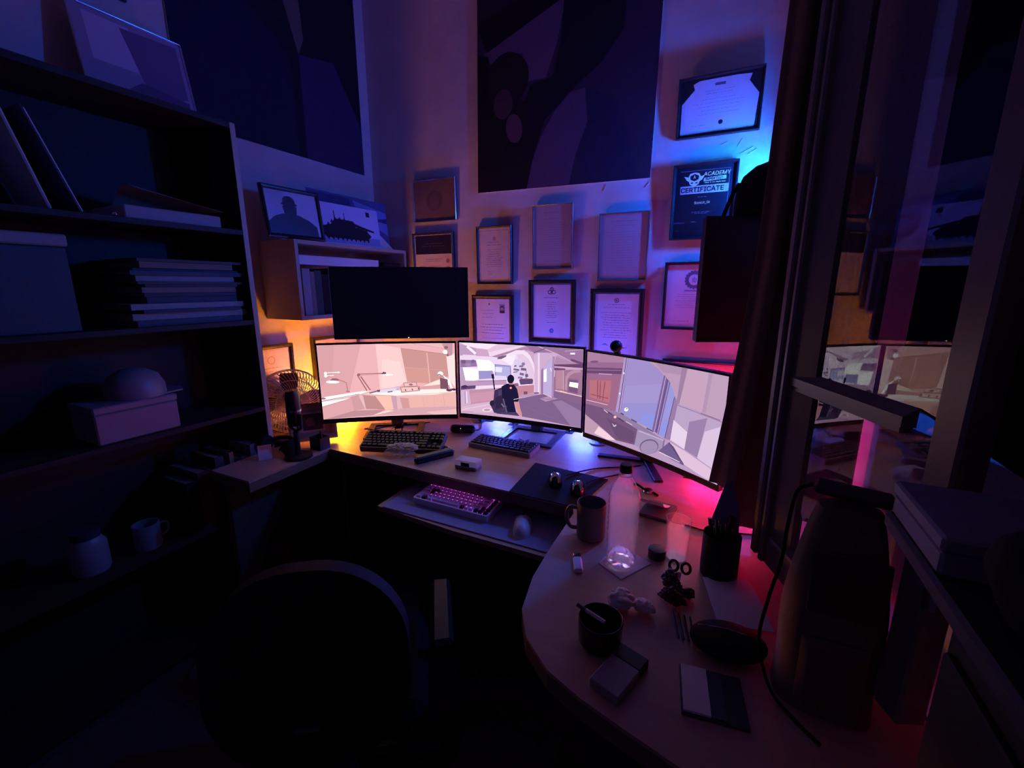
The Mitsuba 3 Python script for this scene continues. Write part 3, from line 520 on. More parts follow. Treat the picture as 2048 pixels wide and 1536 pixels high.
def show(parent, mat4, W, H, x0, x1, z0, z1, sag, base, pic, gain):
    """What the screen shows: flat patches of light in painter's order, cut to the curve of the panel; one glowing mesh per colour."""
    items = [(sbox(0, 0, 1000, 1000), base)]
    for red, green, blue, q in pic:
        c = (red, green, blue)
        g = Polygon(list(zip(q[::2], q[1::2]))).buffer(0).intersection(sbox(0, 0, 1000, 1000))
        if not g.is_empty: items.append((g, c))
    over, by = Polygon(), {}
    for g, c in reversed(items):
        v = g.difference(over); over = over.union(g)
        if v.area > 0.5: by.setdefault(c, []).append(v)
    strips = [sbox(i * 100, -1, i * 100 + 100, 1001) for i in range(10)]
    for i, (c, gs) in enumerate(sorted(by.items())):
        vs, fs, n = [], [], 0
        for g in gs:
            for st in strips:
                h = g.intersection(st)
                for q in (h.geoms if hasattr(h, 'geoms') else [h]):
                    if q.geom_type != 'Polygon' or q.area < 0.3: continue
                    v, f = trimesh.creation.triangulate_polygon(q, engine='earcut'); v, f = np.asarray(v), np.asarray(f)
                    x = x0 + (x1 - x0) * v[:, 0] / 1000; z = z1 - (z1 - z0) * v[:, 1] / 1000
                    p = np.c_[x, sag * (1 - (2 * x / W) ** 2) + 0.0002, z]
                    a = p[f]; s = np.cross(a[:, 1] - a[:, 0], a[:, 2] - a[:, 0])[:, 1]; f = np.where((s > 0)[:, None], f[:, ::-1], f)
                    vs.append(p); fs.append(f + n); n += len(v)
        if not vs: continue
        m = trimesh.Trimesh(np.vstack(vs), np.vstack(fs), process=False); L = [u * gain * (1.25 if c == (255, 255, 255) else 1.0) for u in rgb('%02x%02x%02x' % c)]
        put(f'{parent}__screen__{i + 1:03d}', tr(m, mat4), 'dark_screen', emit=(L, max(2e-3, m.area * sum(L) / 3)))

def monitor(label, A, B, z0, z1, pic, base, sag=0.018, stand=(0.0, 0.11), chin=0.02, top=0.007, side=0.006, gain=SCREEN_GAIN, hollow=0, legs=0):
    A, B = np.array(A), np.array(B); W = np.linalg.norm(B - A); d = (B - A) / W; H = z1 - z0
    m4 = np.eye(4); m4[:2, 0] = d; m4[:2, 1] = (-d[1], d[0]); m4[:3, 3] = (*((A + B) / 2), z0)
    k = thing('monitor', label, 'monitor')
    P = lambda n, m, b, **kw: part(k, n, tr(m, m4), b, **kw)
    P('shell', slab(-W / 2, W / 2, 0, H, 0.003, 0.022, W, sag), 'black_plastic')
    P('bezel', cat(slab(-W / 2, W / 2, H - top, H, -0.002, 0.003, W, sag), slab(-W / 2, W / 2, 0, chin, -0.002, 0.003, W, sag), slab(-W / 2, -W / 2 + side, chin, H - top, -0.002, 0.003, W, sag, 2), slab(W / 2 - side, W / 2, chin, H - top, -0.002, 0.003, W, sag, 2)), 'black_plastic')
    P('rear_housing', bx(-0.16, 0.16, 0.023 + sag, 0.06 + sag, 0.06, H - 0.06, 0.012), 'black_plastic')
    show(k, m4, W, H, -W / 2 + side, W / 2 - side, chin, H - top, sag, base, pic, gain)
    x, y = stand; zd = DESK - z0
    s = P('stand', bx(x - 0.03, x + 0.03, y, y + 0.03, zd + 0.008, 0.22, 0.006), 'black_plastic')
    part(k, 'stand_arm', tr(bx(x - 0.028, x + 0.028, 0.061 + sag, y - 0.0005, 0.14, 0.2, 0.004), m4), 'black_plastic')
    if hollow:
        o = sbox(-0.13, -0.19, 0.13, 0.03); P('base', prism(affinity.translate(o.buffer(0.006).difference(sbox(-0.105, -0.165, 0.105, 0.002)), x, y + 0.015), zd + 0.0004, zd + 0.008), 'black_plastic')
    if legs:
        for sgn in (-1, 1): P('leg', tr(bx(0, 0.20, -0.016, 0.016, 0.0004, 0.009, 0.003), M((x, y + 0.015, zd), rz=(-90 + sgn * 52))), 'black_plastic')
    return k, m4

PIC_LEFT = [
    (226, 168, 172, [-1, -3, 308, -2, 192, 699, -7, 739]),
    (219, 162, 166, [-1, -3, 118, -2, 92, 377, 0, 573]),
    (252, 205, 205, [413, -5, 594, 63, 631, 523, 518, 607, 424, 619]),
    (255, 216, 214, [455, 205, 584, 246, 622, 522, 575, 581, 435, 609]),
    (240, 190, 192, [676, 3, 903, -3, 918, 75, 812, 42]),
    (205, 150, 155, [675, 2, 918, 77, 918, 72, 676, -3]),
    (208, 150, 146, [594, 63, 933, 151, 946, 457, 808, 557, 631, 523]),
    (216, 156, 148, [614, 321, 803, 348, 805, 551, 631, 523]),
    (185, 128, 128, [594, 68, 933, 155, 933, 149, 594, 62]),
    (238, 182, 176, [784, 133, 799, 557, 808, 556, 793, 132]),
    (225, 170, 165, [616, 329, 922, 377, 922, 372, 616, 324]),
    (255, 226, 226, [933, 151, 997, 143, 995, 614, 948, 506]),
    (200, 150, 162, [903, 2, 985, -1, 981, 163, 949, 181, 918, 65]),
    (150, 100, 115, [950, 62, 948, 70, 944, 77, 938, 81, 931, 81, 926, 76, 922, 69, 920, 60, 922, 51, 926, 44, 932, 40, 939, 41, 945, 45, 949, 53]),
    (255, 255, 255, [945, 123, 943, 136, 938, 146, 930, 151, 922, 150, 915, 144, 910, 134, 909, 121, 911, 108, 916, 99, 923, 94, 932, 94, 939, 100, 943, 111]),
    (150, 105, 115, [954, 166, 953, 173, 950, 179, 946, 182, 941, 181, 937, 178, 935, 172, 934, 164, 935, 157, 938, 152, 942, 149, 947, 149, 951, 152, 953, 159]),
    (255, 255, 255, [55, 373, 53, 382, 50, 389, 45, 392, 40, 392, 36, 387, 33, 380, 33, 371, 34, 363, 38, 356, 43, 352, 48, 353, 52, 357, 55, 364]),
    (255, 255, 255, [56, 409, 54, 417, 51, 423, 46, 426, 41, 425, 36, 421, 34, 415, 33, 407, 35, 399, 39, 393, 43, 390, 48, 390, 53, 394, 55, 401]),
    (255, 255, 255, [57, 370, 144, 372, 145, 363, 58, 361]),
    (255, 255, 255, [57, 409, 99, 411, 99, 403, 58, 401]),
    (255, 255, 255, [144, 367, 143, 371, 140, 374, 135, 375, 130, 375, 125, 373, 122, 369, 122, 365, 123, 361, 126, 359, 131, 357, 136, 358, 141, 360, 143, 363]),
    (160, 105, 108, [70, 469, 90, 441, 123, 449, 134, 480]),
    (255, 255, 255, [135, 498, 130, 506, 116, 511, 97, 513, 76, 511, 58, 505, 45, 497, 41, 488, 47, 480, 60, 475, 79, 473, 100, 475, 118, 481, 131, 489]),
    (165, 112, 114, [122, 460, 184, 515, 186, 508, 124, 453]),
    (190, 135, 135, [180, 508, 185, 628, 192, 626, 187, 506]),
    (175, 120, 120, [177, 636, 203, 641, 205, 626, 178, 621]),
    (165, 108, 110, [269, 403, 446, 402, 446, 393, 269, 394]),
    (180, 120, 120, [273, 422, 446, 408, 446, 403, 273, 417]),
    (170, 110, 112, [263, 418, 324, 636, 331, 627, 270, 410]),
    (165, 105, 108, [286, 436, 349, 631, 356, 622, 293, 427]),
    (160, 105, 108, [288, 411, 286, 419, 282, 426, 277, 430, 272, 429, 268, 425, 265, 417, 264, 408, 266, 400, 270, 393, 275, 389, 280, 390, 284, 394, 287, 402]),
    (120, 72, 78, [440, 409, 458, 378, 476, 390, 479, 413]),
    (255, 255, 255, [527, 425, 522, 430, 511, 433, 495, 433, 478, 432, 462, 428, 452, 423, 448, 418, 452, 413, 463, 410, 479, 409, 497, 411, 512, 415, 523, 420]),
    (255, 230, 220, [750, 589, 832, 527, 884, 494, 882, 581]),
    (222, 165, 165, [718, 602, 882, 570, 881, 630, 725, 640]),
    (226, 168, 172, [-2, 824, 167, 749, 213, 701, 295, 679, 311, 886, 223, 902, 1, 1002]),
    (212, 158, 164, [208, 701, 268, 686, 300, 884, 223, 902]),
    (235, 190, 195, [262, 691, 300, 695, 328, 888, 305, 890]),
    (194, 144, 150, [1, 1002, 223, 902, 454, 909, 361, 980]),
    (196, 142, 142, [295, 690, 386, 711, 454, 909, 311, 886]),
    (250, 196, 180, [386, 711, 503, 708, 515, 923, 454, 909]),
    (216, 154, 154, [566, 742, 633, 756, 639, 894, 587, 910]),
    (238, 182, 174, [633, 750, 996, 697, 1002, 883, 639, 894]),
    (215, 158, 152, [744, 736, 750, 892, 752, 891, 746, 735]),
    (215, 158, 152, [901, 715, 908, 883, 911, 883, 903, 714]),
    (222, 166, 160, [825, 728, 829, 884, 831, 884, 827, 728]),
    (205, 162, 182, [502, 713, 544, 718, 546, 927, 518, 925]),
    (228, 186, 196, [549, 724, 566, 726, 587, 910, 564, 923]),
    (216, 168, 178, [361, 980, 454, 920, 639, 894, 1002, 883, 1001, 1002]),
    (255, 216, 206, [362, 975, 465, 916, 521, 929, 418, 966]),
    (236, 190, 192, [761, 960, 1001, 922, 1001, 1002, 818, 996]),
    (255, 250, 248, [-3, 729, 23, 690, 271, 639, 358, 633, 291, 670, 213, 701, -2, 748]),
    (255, 250, 248, [-3, 755, 201, 723, 157, 750, -1, 820]),
    (150, 100, 105, [-2, 749, 269, 679, 268, 673, -2, 743]),
    (190, 135, 140, [-2, 827, 167, 754, 167, 749, -2, 822]),
    (165, 115, 125, [30, 714, 28, 719, 23, 723, 16, 725, 9, 724, 3, 721, -2, 716, -3, 710, -1, 705, 4, 701, 11, 699, 18, 700, 25, 703, 29, 708]),
    (255, 242, 236, [290, 678, 578, 641, 945, 631, 1000, 670, 838, 713, 541, 718]),
    (225, 165, 160, [290, 684, 541, 724, 541, 716, 290, 677]),
    (238, 190, 180, [541, 723, 997, 684, 997, 677, 541, 717]),
    (226, 218, 238, [345, 669, 379, 640, 552, 606, 570, 634, 516, 659, 422, 666]),
    (130, 86, 104, [346, 676, 424, 639, 423, 624, 344, 661]),
    (130, 95, 120, [480, 670, 517, 660, 516, 645, 479, 655]),
    (120, 76, 92, [424, 642, 422, 648, 419, 653, 414, 656, 409, 655, 404, 652, 401, 646, 400, 639, 401, 633, 405, 628, 410, 626, 415, 627, 420, 630, 423, 636]),
    (160, 190, 235, [566, 625, 565, 630, 561, 633, 556, 635, 551, 634, 546, 632, 543, 628, 542, 623, 543, 618, 547, 615, 552, 613, 557, 614, 562, 617, 565, 621]),
    (180, 126, 130, [599, 536, 701, 528, 705, 590, 605, 597]),
    (242, 194, 194, [605, 544, 696, 537, 700, 584, 610, 587]),
    (170, 110, 116, [673, 568, 671, 574, 666, 579, 660, 581, 653, 580, 647, 577, 643, 571, 641, 565, 643, 558, 648, 554, 654, 551, 661, 552, 667, 556, 671, 561]),
    (180, 126, 130, [576, 594, 722, 589, 726, 654, 581, 676]),
    (244, 198, 196, [582, 603, 716, 598, 719, 646, 586, 664]),
    (130, 80, 88, [609, 631, 613, 655, 621, 650, 616, 626]),
    (130, 80, 88, [661, 625, 664, 649, 672, 645, 668, 621]),
    (130, 80, 88, [709, 607, 710, 640, 717, 638, 715, 606]),
    (255, 255, 255, [903, 437, 951, 506, 980, 635, 945, 609, 930, 520]),
    (128, 82, 102, [880, 478, 939, 500, 942, 636, 881, 633]),
    (255, 248, 248, [907, 423, 904, 438, 898, 449, 889, 455, 879, 454, 871, 447, 865, 434, 863, 419, 866, 405, 872, 393, 881, 388, 891, 388, 899, 396, 905, 408]),
    (110, 65, 80, [864, 442, 886, 435, 886, 425, 864, 431]),
    (205, 140, 140, [901, 458, 899, 467, 896, 474, 890, 478, 885, 478, 880, 473, 877, 465, 876, 456, 877, 447, 881, 439, 886, 436, 892, 436, 896, 441, 900, 449]),
    (95, 55, 78, [970, 654, 967, 662, 961, 668, 952, 671, 942, 670, 933, 665, 927, 658, 925, 649, 928, 640, 934, 634, 943, 631, 953, 632, 962, 637, 968, 645]),
    (85, 48, 70, [1002, 646, 1000, 652, 994, 657, 987, 659, 978, 658, 971, 655, 966, 649, 964, 642, 966, 635, 971, 631, 979, 628, 987, 629, 995, 633, 1000, 639]),
    (190, 150, 165, [941, 578, 945, 644, 956, 642, 951, 575]),
]
PIC_MID = [
    (248, 228, 246, [0, 0, 449, -3, 539, -6, 256, 173, 239, 80, 142, 69, 51, 37]),
    (192, 154, 192, [-1, 34, 69, 45, 142, 74, 140, 190, 3, 180]),
    (252, 236, 250, [58, 63, 131, 160, 145, 133, 73, 37]),
    (245, 228, 245, [28, 177, 140, 175, 141, 166, 29, 167]),
    (228, 196, 222, [239, 80, 329, -5, 539, -6, 271, 171]),
    (240, 214, 236, [244, 119, 271, 171, 556, 1, 522, -2]),
    (172, 134, 168, [268, 173, 550, 16, 622, 83, 539, 54, 303, 195]),
    (238, 214, 240, [3, 180, 271, 173, 327, 182, 477, 67, 567, 82, 634, 311, 629, 623, 447, 515, 153, 532, -5, 541]),
    (250, 232, 250, [327, 182, 477, 71, 466, 180, 437, 278]),
    (255, 255, 255, [143, 223, 255, 226, 302, 300, 295, 369, 156, 373]),
    (150, 140, 195, [296, 272, 431, 279, 435, 441, 300, 456]),
    (184, 178, 226, [306, 290, 423, 296, 426, 428, 308, 440]),
    (235, 230, 250, [302, 310, 361, 310, 355, 378, 301, 378]),
    (158, 148, 205, [155, 383, 277, 362, 294, 466, 160, 496]),
    (225, 215, 240, [295, 427, 395, 424, 395, 467, 300, 475]),
    (152, 118, 162, [5, 239, 90, 236, 139, 239, 150, 320, 3, 344]),
    (120, 90, 135, [55, 261, 53, 272, 46, 282, 37, 288, 27, 289, 19, 286, 13, 278, 11, 268, 13, 257, 20, 247, 29, 241, 38, 240, 47, 243, 53, 251]),
    (128, 98, 142, [133, 249, 131, 260, 126, 270, 118, 275, 110, 277, 102, 273, 97, 265, 96, 255, 98, 244, 103, 235, 111, 229, 119, 228, 126, 231, 131, 239]),
    (170, 136, 178, [98, 299, 95, 309, 88, 317, 78, 323, 67, 325, 57, 322, 50, 316, 48, 307, 50, 297, 58, 288, 68, 282, 79, 281, 89, 283, 96, 290]),
    (190, 158, 195, [3, 339, 31, 344, 46, 532, 25, 607, 3, 611]),
    (255, 255, 255, [25, 350, 159, 348, 161, 491, 116, 521, 46, 519]),
    (190, 152, 188, [27, 535, 395, 477, 395, 545, 158, 581, 38, 604]),
    (140, 105, 150, [153, 527, 395, 482, 395, 476, 153, 521]),
    (98, 68, 108, [6, 610, 133, 586, 129, 629, 5, 664]),
    (70, 48, 85, [63, 609, 61, 620, 53, 629, 43, 635, 32, 637, 21, 635, 14, 629, 12, 619, 15, 609, 22, 600, 33, 594, 44, 591, 54, 594, 61, 600]),
    (242, 220, 242, [136, 595, 371, 545, 371, 584, 129, 645]),
    (228, 200, 226, [477, 67, 539, 63, 589, 125, 617, 222, 634, 349, 629, 623, 581, 509, 576, 415, 567, 304, 533, 216, 488, 167]),
    (244, 222, 242, [397, 162, 477, 71, 539, 63, 589, 125, 617, 222, 637, 367, 634, 498, 626, 369, 603, 242, 572, 164, 528, 115, 477, 122]),
    (222, 204, 234, [460, 209, 488, 172, 533, 226, 567, 323, 576, 434, 556, 457, 453, 457]),
    (120, 92, 135, [461, 293, 479, 281, 475, 263, 458, 276]),
    (140, 110, 150, [500, 290, 533, 284, 533, 260, 500, 266]),
    (130, 100, 148, [452, 335, 498, 342, 501, 317, 455, 311]),
    (125, 95, 140, [512, 330, 555, 332, 557, 298, 515, 296]),
    (150, 120, 165, [451, 374, 489, 358, 487, 343, 450, 359]),
    (135, 105, 150, [503, 392, 537, 400, 541, 368, 507, 360]),
    (120, 92, 138, [553, 421, 576, 407, 570, 368, 547, 381]),
    (150, 120, 160, [490, 443, 527, 441, 528, 416, 491, 418]),
    (150, 120, 160, [547, 242, 546, 253, 542, 262, 536, 267, 530, 268, 525, 265, 521, 257, 520, 246, 521, 236, 525, 227, 530, 221, 536, 220, 542, 224, 546, 232]),
    (110, 80, 125, [554, 306, 557, 438, 561, 437, 558, 305]),
    (120, 92, 128, [318, 202, 327, 172, 397, 138, 391, 163, 356, 196]),
    (98, 74, 114, [499, 462, 511, 444, 606, 428, 614, 446, 611, 495, 511, 524]),
    (120, 92, 135, [578, 435, 576, 440, 570, 444, 561, 448, 551, 450, 542, 450, 536, 447, 533, 444, 536, 439, 542, 435, 551, 431, 561, 429, 570, 430, 576, 432]),
    (140, 100, 135, [459, 513, 493, 507, 496, 545, 459, 552]),
    (198, 134, 152, [459, 552, 622, 510, 621, 615, 493, 671]),
    (120, 78, 108, [538, 611, 569, 605, 569, 657, 539, 661]),
    (196, 142, 170, [17, 674, 299, 603, 291, 784, 84, 861, 71, 689]),
    (206, 150, 176, [84, 707, 298, 643, 294, 763, 91, 839]),
    (208, 178, 208, [8, 676, 75, 663, 90, 854, 12, 892]),
    (245, 225, 245, [48, 684, 51, 848, 60, 845, 57, 681]),
    (150, 118, 158, [38, 681, 37, 861, 41, 860, 42, 680]),
    (218, 182, 206, [6, 899, 272, 793, 283, 948, 2, 1000]),
    (240, 214, 230, [8, 955, 272, 832, 272, 825, 7, 947]),
    (240, 214, 228, [271, 910, 267, 923, 255, 936, 237, 946, 218, 950, 200, 949, 188, 942, 184, 930, 188, 917, 201, 904, 218, 894, 238, 890, 255, 891, 267, 898]),
    (190, 150, 180, [256, 913, 253, 921, 245, 929, 234, 934, 221, 937, 210, 937, 202, 933, 200, 927, 202, 919, 210, 911, 222, 905, 234, 903, 245, 903, 253, 907]),
    (186, 146, 172, [10, 987, 107, 974, 108, 964, 11, 976]),
    (190, 150, 180, [493, 671, 674, 599, 696, 628, 493, 725]),
    (226, 190, 214, [493, 713, 669, 647, 668, 640, 493, 707]),
    (214, 182, 214, [619, 129, 652, 88, 654, 627, 632, 622]),
    (236, 212, 236, [649, 89, 666, 86, 675, 623, 654, 627]),
    (110, 80, 120, [618, 611, 663, 602, 663, 618, 629, 625]),
    (206, 172, 206, [644, 80, 795, 64, 798, 103, 730, 167, 683, 285, 672, 398, 674, 623, 668, 624, 665, 86]),
    (156, 116, 156, [539, -6, 998, 0, 999, 188, 959, 194, 793, 70, 644, 80, 622, 94]),
    (206, 174, 206, [647, 4, 791, 85, 794, 73, 650, -8]),
    (186, 150, 186, [797, 110, 957, 203, 960, 189, 800, 96]),
    (128, 92, 130, [618, 95, 714, 23, 711, 10, 615, 82]),
    (196, 160, 190, [860, 46, 995, 5, 995, -4, 859, 37]),
    (110, 76, 112, [905, 153, 997, 192, 1001, 166, 909, 127]),
    (255, 245, 250, [901, 55, 937, 50, 937, 72, 901, 75]),
    (176, 138, 172, [793, 113, 959, 196, 781, 218]),
    (108, 68, 108, [781, 218, 999, 179, 1000, 231, 781, 239]),
    (112, 74, 112, [782, 259, 868, 258, 864, 283, 782, 291]),
    (160, 116, 146, [782, 291, 999, 249, 1001, 599, 777, 564]),
    (184, 136, 158, [793, 293, 858, 278, 861, 528, 798, 532]),
    (205, 165, 185, [848, 284, 854, 539, 859, 538, 853, 283]),
    (235, 205, 225, [780, 291, 780, 378, 786, 377, 787, 290]),
    (186, 142, 166, [867, 527, 869, 362, 889, 304, 930, 266, 980, 252, 986, 287, 941, 299, 905, 337, 886, 395, 885, 532]),
    (150, 106, 140, [888, 376, 970, 372, 970, 574, 888, 559]),
    (122, 84, 120, [897, 393, 963, 390, 965, 557, 897, 544]),
    (255, 255, 255, [903, 421, 969, 424, 967, 490, 899, 479]),
    (128, 98, 140, [493, 720, 696, 618, 778, 648, 1003, 682, 1000, 1000, 525, 959]),
    (134, 100, 138, [777, 564, 1001, 599, 1001, 687, 778, 648]),
    (232, 196, 208, [792, 558, 1000, 595, 1002, 582, 793, 545]),
    (250, 205, 190, [829, 559, 882, 571, 884, 559, 831, 546]),
    (176, 142, 178, [669, 686, 745, 634, 815, 657, 718, 716]),
    (140, 108, 148, [685, 685, 778, 679, 778, 673, 685, 680]),
    (152, 122, 162, [773, 706, 842, 671, 997, 780, 1000, 1000, 921, 993]),
    (140, 110, 150, [533, 810, 921, 995, 922, 991, 534, 807]),
    (194, 174, 218, [693, 283, 725, 205, 768, 139, 770, 652, 696, 611]),
    (255, 255, 255, [699, 305, 721, 278, 723, 449, 700, 456]),
    (225, 195, 220, [692, 614, 769, 656, 771, 647, 694, 605]),
    (235, 220, 245, [746, 267, 757, 311, 764, 305, 753, 261]),
    (152, 116, 162, [767, 121, 781, 115, 782, 642, 766, 655]),
    (214, 180, 212, [772, 125, 773, 640, 776, 639, 775, 125]),
    (150, 116, 158, [678, 304, 693, 274, 696, 614, 680, 622]),
    (36, 28, 58, [273, 413, 289, 626, 299, 622, 283, 409]),
    (30, 24, 50, [267, 413, 289, 409, 291, 472, 274, 475]),
    (62, 48, 84, [292, 634, 359, 581, 399, 711, 410, 947, 289, 951, 254, 833, 285, 765]),
    (48, 36, 70, [297, 742, 352, 691, 369, 847, 302, 903]),
    (78, 62, 98, [322, 638, 359, 611, 370, 677, 328, 706]),
    (40, 32, 62, [293, 814, 291, 832, 285, 847, 276, 857, 267, 859, 259, 853, 253, 840, 251, 823, 253, 805, 259, 790, 268, 780, 277, 778, 285, 784, 291, 797]),
    (28, 24, 58, [353, 573, 395, 530, 454, 522, 483, 586, 497, 690, 494, 759, 457, 772, 478, 930, 398, 950, 358, 729]),
    (105, 92, 125, [362, 741, 393, 933, 403, 927, 371, 734]),
    (120, 110, 140, [347, 817, 370, 862, 379, 849, 355, 804]),
    (86, 76, 108, [358, 903, 403, 842, 400, 836, 355, 897]),
    (196, 128, 130, [411, 503, 452, 500, 452, 532, 418, 536]),
    (24, 20, 48, [459, 454, 456, 480, 448, 502, 436, 516, 423, 519, 412, 509, 404, 490, 401, 464, 404, 438, 412, 416, 424, 402, 437, 400, 448, 409, 456, 428]),
    (226, 84, 92, [442, 577, 441, 585, 438, 592, 433, 596, 428, 597, 423, 595, 420, 589, 419, 582, 420, 574, 423, 567, 428, 563, 433, 562, 438, 565, 441, 570]),
    (255, 255, 255, [435, 579, 435, 582, 434, 584, 432, 586, 430, 587, 428, 586, 426, 584, 426, 581, 426, 578, 428, 575, 430, 573, 432, 573, 434, 574, 435, 576]),
    (218, 146, 146, [457, 767, 493, 759, 527, 938, 501, 953]),
    (224, 196, 160, [454, 740, 495, 720, 494, 711, 453, 731]),
    (72, 62, 98, [398, 925, 478, 906, 504, 956, 295, 960, 356, 932]),
]
